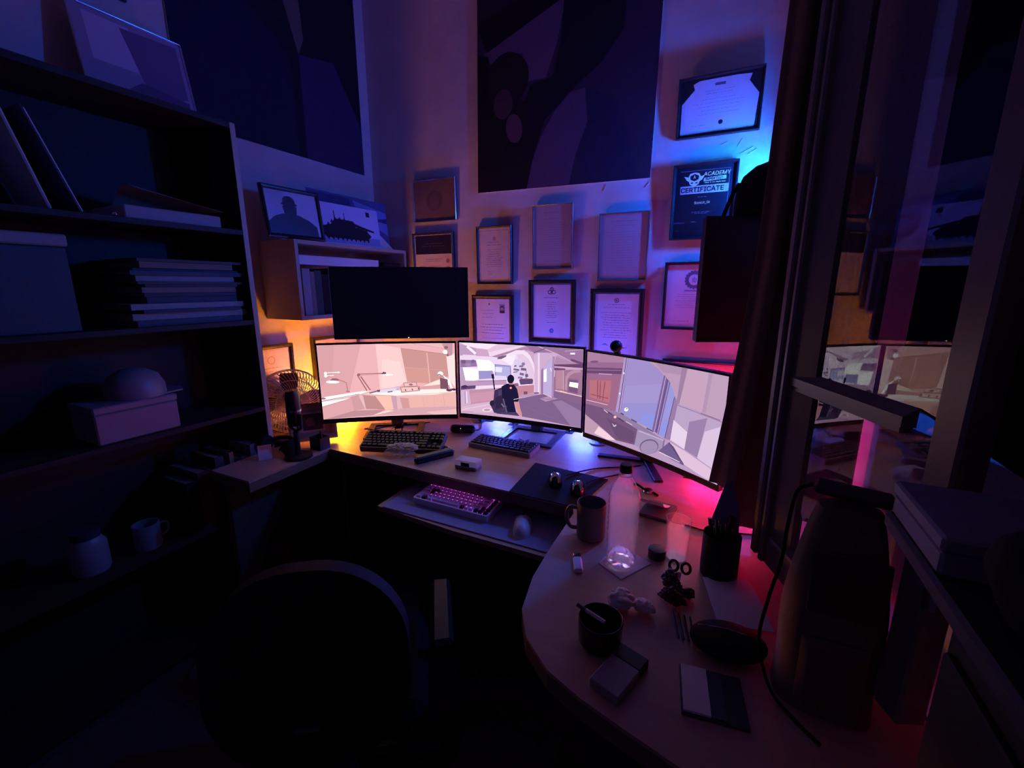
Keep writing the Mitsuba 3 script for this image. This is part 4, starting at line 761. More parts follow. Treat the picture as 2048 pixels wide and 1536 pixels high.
PIC_RIGHT = [
    (152, 106, 144, [0, 3, 306, -14, 256, 642, -6, 635]),
    (170, 126, 160, [0, 3, 306, -14, 301, 61, -3, 126]),
    (120, 86, 122, [96, 98, 93, 105, 84, 112, 70, 119, 54, 123, 40, 124, 30, 122, 27, 117, 30, 110, 40, 103, 54, 96, 69, 92, 83, 91, 93, 93]),
    (108, 70, 110, [-6, 191, 292, 127, 290, 192, -4, 262]),
    (168, 128, 164, [-5, 224, 284, 156, 284, 150, -5, 217]),
    (196, 156, 190, [104, 244, 213, 223, 214, 212, 104, 232]),
    (120, 82, 120, [37, 310, 206, 278, 207, 262, 38, 293]),
    (158, 104, 138, [-3, 291, 283, 227, 258, 583, -4, 609]),
    (186, 112, 124, [28, 334, 212, 291, 203, 551, 33, 543]),
    (140, 62, 84, [94, 322, 100, 538, 106, 536, 100, 320]),
    (140, 62, 84, [118, 319, 119, 536, 125, 533, 123, 317]),
    (140, 62, 84, [155, 317, 144, 543, 149, 541, 161, 316]),
    (140, 62, 84, [42, 507, 191, 508, 193, 500, 43, 499]),
    (226, 180, 190, [2, 592, 189, 586, 191, 576, 5, 582]),
    (178, 154, 204, [306, -14, 340, -11, 299, 632, 257, 630]),
    (92, 72, 120, [320, -10, 280, 629, 286, 628, 325, -10]),
    (120, 100, 150, [334, -9, 296, 628, 299, 627, 337, -10]),
    (230, 220, 240, [312, 174, 312, 179, 310, 184, 308, 188, 305, 189, 302, 187, 300, 183, 299, 178, 300, 172, 301, 167, 304, 164, 307, 163, 310, 164, 312, 168]),
    (230, 220, 240, [290, 411, 290, 417, 288, 422, 286, 426, 283, 427, 280, 425, 278, 422, 277, 416, 277, 410, 279, 405, 282, 401, 285, 400, 287, 401, 289, 405]),
    (160, 142, 202, [340, -11, 482, -2, 555, 53, 602, 114, 549, 706, 426, 678, 299, 632]),
    (164, 148, 206, [328, 308, 597, 203, 576, 431, 307, 515]),
    (152, 144, 210, [311, 513, 579, 409, 549, 706, 426, 678, 301, 631]),
    (142, 148, 222, [452, 576, 568, 537, 552, 694, 473, 685]),
    (188, 154, 182, [482, -2, 717, 2, 697, 353, 687, 291, 648, 174, 598, 106, 555, 53]),
    (176, 142, 172, [525, 0, 717, 2, 713, 75, 597, 87]),
    (198, 162, 190, [752, 1, 893, 4, 874, 377, 717, 363]),
    (158, 126, 160, [717, 2, 753, 2, 718, 367, 699, 353]),
    (190, 158, 186, [893, 4, 1001, 6, 985, 405, 875, 382]),
    (178, 146, 178, [883, 4, 906, 4, 888, 375, 866, 377]),
    (124, 98, 152, [602, 107, 649, 173, 595, 737, 547, 707]),
    (178, 158, 208, [611, 129, 561, 714, 567, 712, 617, 129]),
    (80, 62, 110, [626, 148, 575, 722, 579, 721, 630, 148]),
    (170, 150, 204, [637, 163, 585, 731, 590, 730, 642, 163]),
    (154, 152, 216, [649, 173, 688, 300, 651, 760, 595, 737]),
    (146, 150, 222, [626, 568, 664, 547, 647, 757, 597, 736]),
    (152, 122, 168, [689, 300, 709, 367, 680, 751, 640, 756]),
    (98, 78, 120, [682, 302, 638, 751, 643, 750, 687, 301]),
    (186, 162, 198, [708, 372, 986, 414, 967, 884, 891, 836, 678, 753]),
    (156, 126, 164, [707, 381, 986, 418, 987, 410, 709, 373]),
    (130, 100, 142, [858, 393, 975, 406, 976, 399, 859, 387]),
    (228, 208, 232, [690, 533, 795, 619, 777, 791, 678, 753]),
    (154, 128, 168, [793, 505, 901, 417, 862, 823, 777, 791]),
    (218, 194, 222, [893, 550, 980, 461, 967, 884, 862, 823]),
    (222, 192, 218, [665, 772, 891, 836, 967, 884, 998, 1002, 902, 985, 780, 942]),
    (184, 152, 190, [677, 760, 965, 884, 967, 874, 680, 749]),
    (118, 84, 122, [-6, 635, 154, 633, 441, 758, 430, 941, 268, 967, 201, 923, 2, 769]),
    (106, 76, 112, [186, 737, 415, 796, 413, 923, 285, 945]),
    (190, 152, 178, [2, 769, 201, 911, 268, 973, 2, 1001]),
    (242, 208, 218, [85, 972, 122, 869, 272, 967, 204, 995]),
    (146, 124, 162, [149, 636, 299, 632, 580, 751, 641, 766, 445, 756]),
    (220, 196, 216, [157, 653, 191, 678, 196, 669, 162, 644]),
    (80, 58, 90, [195, 665, 228, 683, 232, 674, 199, 655]),
    (80, 58, 90, [282, 703, 326, 726, 331, 714, 287, 691]),
    (200, 176, 204, [343, 717, 394, 734, 398, 722, 347, 705]),
    (70, 56, 90, [297, 638, 323, 647, 327, 636, 301, 626]),
    (90, 76, 120, [382, 674, 427, 688, 432, 674, 387, 660]),
    (90, 76, 120, [503, 717, 555, 729, 559, 716, 506, 704]),
    (164, 144, 180, [437, 760, 641, 766, 639, 862, 603, 910, 577, 951, 422, 946]),
    (200, 180, 210, [449, 775, 637, 783, 639, 774, 451, 765]),
    (120, 98, 136, [634, 770, 629, 863, 636, 860, 641, 767]),
    (110, 92, 130, [600, 856, 599, 882, 590, 911, 577, 938, 559, 963, 538, 981, 516, 993, 495, 995, 479, 987, 467, 971, 462, 948, 465, 920, 474, 891, 489, 862, 508, 838, 529, 821, 550, 811, 570, 811, 585, 819, 596, 834]),
    (160, 140, 176, [595, 867, 593, 890, 586, 916, 573, 941, 557, 963, 537, 980, 518, 990, 499, 992, 484, 986, 474, 971, 469, 950, 472, 925, 480, 898, 493, 872, 511, 851, 530, 835, 549, 826, 567, 825, 581, 832, 590, 847]),
    (112, 92, 138, [603, 910, 672, 777, 707, 806, 787, 955, 702, 945]),
    (84, 66, 106, [670, 782, 777, 946, 782, 938, 674, 773]),
    (230, 214, 232, [606, 921, 753, 943, 755, 934, 609, 912]),
    (255, 250, 235, [358, 565, 357, 576, 353, 586, 346, 593, 339, 597, 332, 596, 327, 590, 325, 581, 327, 571, 331, 561, 337, 554, 344, 550, 351, 551, 356, 557]),
    (140, 110, 140, [351, 561, 351, 564, 349, 567, 347, 570, 345, 571, 342, 571, 340, 569, 340, 567, 340, 563, 342, 560, 344, 558, 347, 557, 349, 557, 351, 558]),
    (240, 160, 160, [269, 690, 268, 698, 265, 706, 259, 712, 254, 715, 248, 715, 244, 711, 243, 704, 244, 696, 247, 688, 252, 682, 258, 679, 264, 679, 267, 683]),
    (255, 235, 225, [262, 694, 262, 698, 260, 701, 258, 704, 255, 706, 252, 705, 251, 703, 250, 700, 250, 696, 252, 693, 254, 690, 257, 688, 260, 689, 261, 691]),
    (215, 190, 210, [232, 778, 254, 798, 271, 777, 267, 803, 249, 818]),
]
kL, mL = monitor('left curved screen showing a pink room with desk lamps on a counter', (-1.612, 1.338), (-1.106, 1.680), 0.829, 1.194, PIC_LEFT, (240, 182, 186), hollow=1, stand=(0.0, 0.19))
kM, mM = monitor('middle curved screen showing a figure with a rifle and backpack from behind', (-1.098, 1.684), (-0.510, 1.714), 0.836, 1.197, PIC_MID, (205, 166, 200), hollow=1, stand=(0.02, 0.19))
kR, mR = monitor('right curved screen showing a grey panelled wall, its end behind the curtain', (-0.504, 1.712), (0.022, 1.400), 0.822, 1.190, PIC_RIGHT, (185, 154, 189), legs=1, stand=(-0.105, 0.155))
part(kM, 'power_light', tr(ball(0.0022, (0.245, -0.004, 0.010), 1), mM), 'white_plastic', emit=([1.2, 1.2, 1.4], 1e-4))

# two smaller displays, switched off, above the outer screens
def panel(key, label, A, ang, W, z0, z1, mount):
    k = thing(key, label, 'monitor'); m4 = M((A[0], A[1], z0), rz=ang); H = z1 - z0
    part(k, 'shell', tr(bx(0, W, 0.004, 0.035, 0, H, 0.006), m4), 'black_plastic')
    part(k, 'bezel', tr(tr(ring(W, H, [(0, 0), (0, 0.008), (0.010, 0.008), (0.012, 0.004), (0.012, 0)]), M((W / 2, 0.0105, H / 2))), m4), 'black_plastic')
    part(k, 'screen', tr(bx(0.011, W - 0.011, 0.0032, 0.0039, 0.011, H - 0.011), m4), 'dark_screen')
    part(k, 'arm', tube([tuple((m4 @ [W / 2, 0.036, H / 2, 1])[:3]), tuple((m4 @ [W / 2, 0.12, H / 2, 1])[:3]), mount], 0.014, 8), 'black_plastic')
    return k, m4
kp, mp = panel('small_monitor', 'black switched-off display hanging above the left screen', (-1.528, 1.372), 34.5, 0.582, 1.213, 1.520, (-2.045, 1.98, 1.215))
part(kp, 'power_light', tr(ball(0.0022, (0.315, 0.000, 0.004), 1), mp), 'white_plastic', emit=([2.0, 2.6, 2.4], 1e-4))
panel('small_monitor', 'black switched-off display above the right screen, half behind the curtain', (-0.084, 1.452), 26.0, 0.36, 1.272, 1.637, (0.16, 2.235, 1.45))
k = thing('baseball_cap', 'dark rounded cap resting on the black display beside the curtain', 'cap')
part(k, 'crown', tr(lathe([(0.093, 0), (0.095, 0.03), (0.092, 0.07), (0.078, 0.108), (0.05, 0.132), (0.02, 0.143), (0, 0.145)], 32), M((0.075, 1.535, 1.6385))), 'leather', smooth=True)
part(k, 'strap', tube([(-0.043, 1.497, 1.6405), (-0.036, 1.50, 1.665), (-0.024, 1.505, 1.70), (-0.010, 1.515, 1.727)], 0.006, 6, 5), 'leather', smooth=True)
part(k, 'button', ball(0.008, (0.075, 1.535, 1.785), 1), 'leather')
k = thing('webcam', 'round black webcam on top of the right screen', 'webcam')
part(k, 'ball', ball(0.0225, (-0.368, 1.635, 1.2205), 3), 'black_plastic', smooth=True)
part(k, 'clip', bx(-0.376, -0.356, 1.634, 1.668, 1.1905, 1.198, 0.002), 'black_plastic')
part(k, 'lens', tr(lathe([(0, 0), (0.008, 0), (0.008, 0.003), (0, 0.004)], 20), M((-0.3735, 1.6137, 1.2195), rz=-14, rx=96)), 'black_gloss')

# ------------------------------------------------------------------ lamps behind the screens
def light_bar(label, a, b, r, colour, weight, foot, z_foot=None):
    k = thing('light_bar', label, 'light'); a, b = np.array(a, float), np.array(b, float)
    part(k, 'tube', tube([a, a + (b - a) * 0.5, b], r, 10), 'white_plastic', emit=(colour, weight))
    d = (b - a) / np.linalg.norm(b - a)
    for e, s in ((a, -1), (b, 1)): part(k, 'end_cap', tube([e + d * s * 0.0005, e + d * s * 0.012], r * 1.15, 10), 'black_plastic')
    if foot == 'desk':
        for e, s in ((a, -1), (b, 1)):
            q = e + d * s * 0.008; part(k, 'foot', cat(bx(q[0] - 0.004, q[0] + 0.004, q[1] - 0.004, q[1] + 0.004, DESK + 0.004, q[2] - r * 0.5), bx(q[0] - 0.02, q[0] + 0.02, q[1] - 0.02, q[1] + 0.02, DESK, DESK + 0.0045, 0.001)), 'black_plastic')
    else:
        part(k, 'wall_clip', bx(a[0] - 0.012, a[0] + 0.012, a[1] + r * 0.6, WB, b[2] + 0.0006, b[2] + 0.011, 0.002), 'black_plastic')
    return k
light_bar('amber light bar on the desk behind the left screen', (-1.88, 1.575, 0.800), (-1.80, 1.70, 0.800), 0.010, AMBER, 1.0, 'desk')
for x, s, which in ((-1.02, -1, 'left'), (-0.58, 1, 'right')):
    k = light_bar(f'blue light bar on the desk behind the {which} end of the middle screen', (x - 0.06, 1.965, 0.812), (x + 0.06, 1.96, 0.812), 0.010, BLUE, 1.0, 'desk')
    part(k, 'added_baffle', bx(x + s * 0.088 - 0.002, x + s * 0.088 + 0.002, 1.90, 2.03, DESK, 0.905, 0.001), 'black_matte')  # unseen plate added to cut the blue light off sideways
light_bar('red light bar on tall feet near the back wall behind the right screen', (-0.06, 2.065, 0.875), (0.19, 2.05, 0.875), 0.009, [0.5 * u for u in RED], 0.7, 'desk')
light_bar('added low red light bar on the desk just behind the right screen', (-0.07, 1.67, 0.783), (0.17, 1.53, 0.783), 0.008, [1.5 * u for u in RED], 1.0, 'desk')  # second red bar, added to bring more red onto the desk
light_bar('cyan light bar on the back wall behind the curtain', (0.115, 2.075, 1.80), (0.115, 2.075, 1.95), 0.011, CYAN, 1.0, 'wall')

# ------------------------------------------------------------------ keyboards
UNIT = 0.01905
def keycap(w, d=1.0, h=0.0085, gap=0.0016):
    a, b = (w * UNIT - gap) / 2, (d * UNIT - gap) / 2; i = 0.0026
    return hull([(sx * (a - t), sy * (b - t) + (0.0006 if t else 0), z) for sx in (-1, 1) for sy in (-1, 1) for t, z in ((0, 0), (i, h))])
def keyboard(label, layout, rows, W, D, m4, case, keymat, height=0.022, glow=None, legend=False, case_lip=0.006):
    """layout: (x, row, width, material or None) in key units from the top left; keys are parts of their own."""
    k = thing('keyboard', label, 'keyboard')
    part(k, 'case', tr(prism(rr(W, D, 0.006).difference(rr(W - 2 * case_lip, D - 2 * case_lip, 0.003)), 0.0, height), m4), case)
    part(k, 'case_bottom', tr(bx(-W / 2 + case_lip * 0.9, W / 2 - case_lip * 0.9, -D / 2 + case_lip * 0.9, D / 2 - case_lip * 0.9, 0.001, height - 0.009), m4), case)
    px = bx(-W / 2 + case_lip, W / 2 - case_lip, -D / 2 + case_lip, D / 2 - case_lip, height - 0.0088, height - 0.008)
    part(k, 'glowing_plate' if glow else 'plate', tr(px, m4), 'black_matte', **(dict(emit=(glow, 0.02)) if glow else {}))
    cache, dots = {}, []
    W0 = max(x + w for x, r, w, c in layout)
    for x, r, w, c in layout:
        mt = c or keymat
        if (w, mt) not in cache: cache[(w, mt)] = mikit.ply(keycap(w, gap=0.0030 if glow else 0.0016), mt)
        cx, cy = (x + w / 2 - W0 / 2) * UNIT, (rows / 2 - r - 0.5) * UNIT
        shared(f'{k}__key', cache[(w, mt)], m4 @ M((cx, cy, height - 0.003)))
        if legend and mt == keymat and w <= 1.0: dots.append(bx(cx - 0.0022, cx + 0.0022, cy + 0.0005, cy + 0.0042, height + 0.00552, height + 0.0058))
    if dots: labels[part(k, 'key_legends', tr(cat(*dots), m4), 'white_plastic', emit=([0.95, 0.16, 0.85], 0.003))] = {'kind': 'stuff', 'label': 'lit pinkish legends on the keys'}
    return k
def row(r, ws, x=0.0, mats=None):
    out = []
    for i, w in enumerate(ws):
        out.append((x, r, w, (mats or {}).get(i))); x += w
    return out
R1, R2, R3, R4, R5 = [1] * 13 + [2], [1.5] + [1] * 12 + [1.5], [1.75] + [1] * 11 + [2.25], [2.25] + [1] * 10 + [2.75], [1.25, 1.25, 1.25, 6.25, 1.25, 1.25, 1.25, 1.25]
keyboard('compact black keyboard lying in front of the middle screen base', row(0, R1) + row(1, R2) + row(2, R3) + row(3, R4) + row(4, R5), 5, 0.302, 0.112, M((-0.838, 1.632, DESK + 0.003), rz=-1, rx=4), 'grey_plastic', 'black_key')
tkl = []
tkl += [(0, 0, 1, None)] + [(2 + i, 0, 1, None) for i in range(4)] + [(6.5 + i, 0, 1, None) for i in range(4)] + [(11 + i, 0, 1, None) for i in range(4)] + [(15.25 + i, 0, 1, None) for i in range(3)]
for r, rw in enumerate((R1, R2, R3, R4, R5)):
    tkl += row(r + 1.25, rw)
    if r in (0, 1): tkl += [(15.25 + i, r + 1.25, 1, None) for i in range(3)]
tkl += [(16.25, 4.25, 1, None)] + [(15.25 + i, 5.25, 1, None) for i in range(3)]
ang = math.degrees(math.atan2(0.113, 0.31)); kA = np.array([-1.377, 1.318])
d2 = np.array([math.cos(math.radians(ang)), math.sin(math.radians(ang))]); n2 = np.array([-d2[1], d2[0]])
cc = kA + d2 * 0.18 + n2 * 0.066
TK = M((cc[0], cc[1], DESK + 0.021), rz=ang, rx=15)
kb = keyboard('black full-row keyboard propped up in front of the left screen, amber light behind it', tkl, 6.25, 0.356, 0.136, TK, 'black_plastic', 'black_key', 0.024)
for s in (-1, 1): part(kb, 'foot', tr(bx(s * 0.13 - 0.012, s * 0.13 + 0.012, 0.05, 0.058, -0.035, -0.0005, 0.002), M((cc[0], cc[1], DESK + 0.021), rz=ang, rx=15)), 'black_plastic')
B = 'black_key'
k75 = row(0, [1] * 14, 0, {0: None, 5: None}) + [(15.1, 0, 1, None)]
k75 += row(1.1, R1) + [(15.1, 1.1, 1, B)] + row(2.1, R2, 0, {}) + [(15.1, 2.1, 1, B)] + row(3.1, R3, 0, {0: None, 1: B, 2: None}) + [(15.1, 3.1, 1, B)]
k75 += row(4.1, [2.25] + [1] * 10 + [1.75], 0, {}) + [(14.05, 4.1, 1, B), (15.1, 4.1, 1, B)] + row(5.1, [1.25, 1.25, 1.25, 6.25, 1, 1, 1], 0, {0: None, 1: B, 4: B, 5: None}) + [(13.05, 5.1, 1, B), (14.05, 5.1, 1, B), (15.1, 5.1, 1, B)]
k75 = [(x, r, w, B if (r == 2.1 and 0 < x < 2.6) or (r == 0 and 9.5 < x < 14) else c) for x, r, w, c in k75]
k = thing('desk_mat', 'grey desk mat on the pulled-out keyboard tray under the purple-lit keyboard', 'desk mat')
put(k, prism(affinity.translate(rr(0.665, 0.30, 0.012), -0.757, 1.278), 0.6405, 0.6445), 'mat_grey')
keyboard('white keyboard with glowing purple keys on the grey mat', k75, 6.1, 0.320, 0.1305, M((-0.838, 1.262, 0.6485), rz=-0.6, rx=4.5), 'white_plastic', 'white_key', 0.026, glow=KEYLIGHT, legend=True)

# ------------------------------------------------------------------ mice and mats
def mouse(label, x, y, z, rz, body, s=1.0, group=None):
    k = thing('mouse', label, 'mouse', group); m4 = M((x, y, z), rz=rz)
    u = np.linspace(0, 1, 15); vv = []
    b = trimesh.creation.icosphere(subdivisions=3, radius=1.0); v = np.array(b.vertices)
    wx = 0.031 * (1 - 0.16 * np.exp(-((v[:, 1] + 0.05) / 0.35) ** 2)); v2 = np.c_[v[:, 0] * wx, v[:, 1] * 0.060, np.maximum(v[:, 2], 0) ** 0.8 * 0.037 * (1 - 0.18 * v[:, 1])]
    b = trimesh.Trimesh(v2 * s, b.faces, process=False)
    part(k, 'shell', tr(b, m4), body, smooth=50)
    part(k, 'wheel', tr(tr(lathe([(0, -0.004), (0.009, -0.004), (0.010, 0), (0.009, 0.004), (0, 0.004)], 18), M(ry=90)), m4 @ M((0, 0.034 * s, 0.023 * s))), 'rubber')
    part(k, 'button_gap', tr(bx(-0.0006, 0.0006, 0.012 * s, 0.05 * s, 0.020 * s, 0.0315 * s), m4), 'rubber')
    return k
mouse('pale mouse on the grey mat to the right of the purple-lit keyboard', -0.556, 1.215, 0.6447, 20, 'white_plastic', 1.1)
k = thing('mouse_mat', 'black mouse mat on the right half of the desk front', 'mouse mat')
put(k, prism(Polygon([(-0.626, 1.266), (-0.643, 1.534), (-0.348, 1.508), (-0.386, 1.262)]).buffer(0.008).buffer(-0.004), DESK + 0.0004, DESK + 0.0034), 'mat_black')
mouse('black mouse standing on the black mat, the left one of two', -0.512, 1.405, DESK + 0.0036, 22, 'black_gloss', 0.92)
mouse('black mouse on the black mat nearest the water bottle, the right one of two', -0.418, 1.375, DESK + 0.0036, 18, 'black_gloss', 0.92)

# ------------------------------------------------------------------ fan, microphone and what stands on the left of the desk
k = thing('desk_fan', 'wire-caged desk fan in the amber corner beside the bookcase', 'fan')
FC = np.array([-1.872, 1.385, 0.895]); FM = M(tuple(FC), rz=62, rx=4)     # local -y looks out of the front of the cage
def cage(side, n=60):
    ms = []
    for i in range(n):
        a = 2 * math.pi * i / n; tw = 0.55
        p = [(r * math.cos(a + tw * r / 0.155), side * 0.062 * math.sqrt(max(0, 1 - (r / 0.156) ** 2)) ** 0.8, r * math.sin(a + tw * r / 0.155)) for r in np.linspace(0.03, 0.155, 9)]
        ms.append(tube(p, 0.0016, 4))
    for r in (0.155, 0.115, 0.075):
        y = side * 0.062 * math.sqrt(max(0, 1 - (r / 0.156) ** 2)) ** 0.8
        ms.append(tube([(r * math.cos(t), y, r * math.sin(t)) for t in np.arange(40) * 2 * math.pi / 40], 0.0024, 5, closed=True))
    return cat(*ms)
part(k, 'front_guard', tr(cage(-1), FM), 'wire_enamel'); part(k, 'rear_guard', tr(cage(1), FM), 'wire_enamel')
part(k, 'guard_hub', tr(tr(lathe([(0, 0), (0.034, 0), (0.032, 0.006), (0, 0.008)], 28), M((0, -0.062, 0), rx=90)), FM), 'brown_card')
def blade(i):
    def fn(u, v):
        r = 0.028 + 0.112 * u; w = 0.022 + 0.055 * np.sin(u * 2.2); t = (v - 0.5) * w
        a = 2 * math.pi * i / 4; x, z, y = r, t, 0.35 * t
        return x * math.cos(a) - z * math.sin(a), y, x * math.sin(a) + z * math.cos(a)
    return thick(sheet(8, 6, fn), 0.0015)
for i in range(4): part(k, 'blade', tr(blade(i), FM), 'brown_card', smooth=40)
part(k, 'blade_hub', tr(tr(lathe([(0, -0.02), (0.028, -0.018), (0.03, 0.01), (0, 0.012)], 24), M(rx=90)), FM), 'black_plastic', smooth=40)
part(k, 'motor', tr(tr(lathe([(0, 0), (0.05, 0), (0.055, 0.02), (0.05, 0.09), (0.03, 0.11), (0, 0.112)], 28), M((0, 0.064, 0), rx=-90)), FM), 'black_plastic', smooth=40)
q = (FM @ [0, 0.10, -0.03, 1])[:3]
part(k, 'pole', tube([q, (q[0], q[1], DESK + 0.02)], 0.011, 12), 'steel_wire')
part(k, 'base', lathe([(0, 0), (0.085, 0), (0.083, 0.012), (0.03, 0.02), (0, 0.02)], 36, (q[0], q[1], DESK)), 'black_plastic', smooth=40)

k = thing('microphone', 'black studio microphone on a stand in front of the wire fan', 'microphone')
MX, MY = -1.565, 1.165
part(k, 'body', lathe([(0, 0.14), (0.024, 0.14), (0.027, 0.15), (0.027, 0.20), (0.026, 0.202), (0.0275, 0.205), (0.0275, 0.265), (0.022, 0.285), (0, 0.292)], 28, (MX, MY, DESK)), 'black_plastic', smooth=40)
part(k, 'ring', lathe([(0.0282, 0.2), (0.0295, 0.2), (0.0295, 0.208), (0.0282, 0.208)], 28, (MX, MY, DESK)), 'chrome')
part(k, 'yoke', tube([(MX - 0.034, MY, DESK + 0.19), (MX - 0.034, MY, DESK + 0.13), (MX, MY, DESK + 0.115), (MX + 0.034, MY, DESK + 0.13), (MX + 0.034, MY, DESK + 0.19)], 0.006, 8), 'black_matte')
part(k, 'stem', tube([(MX, MY, DESK + 0.012), (MX, MY, DESK + 0.112)], 0.011, 12), 'black_matte')
part(k, 'base', lathe([(0, 0), (0.055, 0), (0.053, 0.01), (0.02, 0.014), (0, 0.014)], 32, (MX, MY, DESK)), 'black_matte', smooth=40)
part(k, 'cable', tube([(MX, MY + 0.012, DESK + 0.15), (MX - 0.06, MY + 0.05, DESK + 0.06), (MX - 0.10, MY + 0.045, DESK + 0.02), (MX - 0.13, MY + 0.01, DESK + 0.006), (MX - 0.17, MY + 0.06, DESK + 0.006)], 0.004, 6, 6), 'rubber', smooth=True)
k = thing('headphones', 'black headphones lying on the desk at the foot of the microphone', 'headphones')
part(k, 'headband', tube([(-1.69 + 0.075 * math.cos(t), 1.16 + 0.06 * math.sin(t), DESK + 0.03 + 0.02 * math.sin(t)) for t in np.linspace(0.1, 3.04, 16)], 0.008, 8), 'leather', smooth=True)
for s in (-1, 1): part(k, 'ear_cup', tr(lathe([(0, -0.012), (0.03, -0.012), (0.034, 0), (0.03, 0.012), (0, 0.012)], 24), M((-1.69 + s * 0.075, 1.163, DESK + 0.0345), ry=90)), 'leather', smooth=40)
k = thing('note_card', 'small blank card leaning at the foot of the bookcase, lit orange', 'card')
put(k, tr(bx(-0.025, 0.025, 0, 0.0015, 0, 0.06), M((-1.662, 1.085, DESK + 0.001), rz=55, rx=-12)), 'white_paper')
k = thing('crumpled_cloth', 'pale crumpled cloth on the desk under the wire fan', 'cloth')
b = ball(0.055, (0, 0, 0), 3, (1.1, 0.8, 0.42)); v = np.array(b.vertices); v *= (0.8 + 0.55 * meshkit.noise(v * 38 + 5, 3))[:, None]; v[:, 2] = np.maximum(v[:, 2], -0.015)
put(k, tr(trimesh.Trimesh(v, b.faces, process=False), M((-1.765, 1.255, DESK + 0.0155))), 'canvas', smooth=True)
k = thing('pen_pot', 'small dark box between the microphone and the amber desk corner', 'box')
part(k, 'body', cat(bx(-1.60, -1.535, 1.252, 1.256, DESK, DESK + 0.055), bx(-1.60, -1.535, 1.30, 1.304, DESK, DESK + 0.055), bx(-1.60, -1.596, 1.256, 1.30, DESK, DESK + 0.055), bx(-1.539, -1.535, 1.256, 1.30, DESK, DESK + 0.055), bx(-1.60, -1.535, 1.252, 1.304, DESK, DESK + 0.004)), 'black_plastic')
part(k, 'pen', tube([(-1.545, 1.275, DESK + 0.006), (-1.538, 1.262, DESK + 0.09)], 0.004, 8), 'black_plastic')
picture('photo_frame', 'wide-mounted dark brown photo frame standing on the desk by the left screen', 0.20, 0.17, M((-1.672, 1.335, DESK + 0.092), rz=52, rx=-14),
        ['8d6f55', (sbox(-0.05, -0.045, 0.05, 0.045), 'a5886c'), (sbox(-0.042, -0.037, 0.042, 0.037), '3e2c22'), (disc(-0.01, 0.0, 0.02), '6b4f3c')], ('warm_wood', 0.028, 0.014))
k = thing('toy_horse', 'tiny dark horse figure standing inside the hollow base of the left screen', 'figurine')
HM = mL @ M((0.02, 0.10, DESK + 0.0005 - 0.829), rz=10)
seg = lambda a, b, ra, rb: hull(np.vstack([ball(ra, a, 1).vertices, ball(rb, b, 1).vertices]))
hb = cat(seg((-0.016, 0, 0.026), (0.014, 0, 0.027), 0.0075, 0.008), seg((0.014, 0, 0.028), (0.026, 0, 0.044), 0.006, 0.004), seg((0.026, 0, 0.045), (0.037, 0, 0.040), 0.0042, 0.0026), seg((-0.022, 0, 0.028), (-0.034, 0, 0.022), 0.002, 0.0012))
part(k, 'body', tr(hb, HM), 'black_matte', smooth=60)
for x in (-0.018, 0.014):
    for y in (-0.004, 0.004): part(k, 'leg', tr(seg((x, y, 0.022), (x - 0.003, y, 0.0018), 0.003, 0.0016), HM), 'black_matte')
k = thing('light_receiver', 'small black rounded device under the joint of the left and middle screens', 'device')
part(k, 'body', tr(hull(np.vstack([ball(0.02, (-0.045, 0, 0.02), 2, (1, 1, 1)).vertices, ball(0.02, (0.045, 0, 0.02), 2).vertices, ball(0.012, (0, 0.03, 0.013), 2).vertices])), M((-1.115, 1.735, DESK), rz=20)), 'black_plastic', smooth=True)
part(k, 'light', ball(0.002, (-1.115, 1.714, DESK + 0.027), 1), 'white_plastic', emit=([1.3, 1.0, 0.9], 1e-4))
part(k, 'cable', tube([(-1.075, 1.755, DESK + 0.012), (-1.06, 1.80, DESK + 0.006), (-1.09, 1.87, DESK + 0.006), (-1.135, 1.925, DESK + 0.009)], 0.003, 6, 8), 'rubber', smooth=True)
# ------------------------------------------------------------------ small things on the middle of the desk
def crumple(r, scale, seed, amt=0.6, f=30):
    b = ball(r, (0, 0, 0), 4, scale); v = np.array(b.vertices); n = v / np.linalg.norm(v, axis=1, keepdims=True)
    v *= (0.7 + amt * np.abs(meshkit.fbm(n * r * f + seed * 3.1, 3, seed) - 0.5) * 2.2)[:, None]
    return trimesh.Trimesh(v, b.faces, process=False)
def drop(m, x, y, z, rz=0):
    m = tr(m, M(rz=rz)); m.apply_translation([x, y, z - m.bounds[0][2]]); return m
k = thing('plastic_bag', 'small crumpled clear plastic bag in front of the propped black keyboard', 'plastic bag')
put(k, drop(crumple(0.06, (1.25, 0.75, 0.42), 4, 0.8), -1.195, 1.372, DESK + 0.0004, 15), 'film_clear', smooth=50)
k = thing('glasses_case', 'long dark case lying on the desk right of the clear plastic bag', 'case')
C4 = M((-1.042, 1.398, DESK + 0.0005), rz=63)
part(k, 'body', tr(bx(-0.085, 0.085, -0.018, 0.018, 0, 0.016, 0.005), C4), 'black_matte'); part(k, 'lid', tr(bx(-0.085, 0.085, -0.018, 0.018, 0.0163, 0.028, 0.006), C4), 'black_plastic')
k = thing('marker_pen', 'short dark marker pen with a glossy strip, behind the long dark case', 'pen')
p, q = np.array([-1.118, 1.522, DESK + 0.0100]), np.array([-1.005, 1.478, DESK + 0.0100])
part(k, 'barrel', tube([p, p + (q - p) * 0.6], 0.0095, 12), 'black_gloss'); part(k, 'cap', tube([p + (q - p) * 0.605, q], 0.0098, 12), 'blue_film')
part(k, 'clip', tube([p + (q - p) * 0.62 + [0, 0, 0.0115], p + (q - p) * 0.95 + [0, 0, 0.0115]], 0.0018, 6), 'chrome')
k = thing('clear_box', 'small clear lidded plastic box on the bare middle of the desk', 'box')
BM = M((-0.868, 1.382, DESK + 0.0005), rz=4)
part(k, 'base', tr(bx(-0.047, 0.047, -0.026, 0.026, 0, 0.014, 0.003), BM), 'grey_plastic')
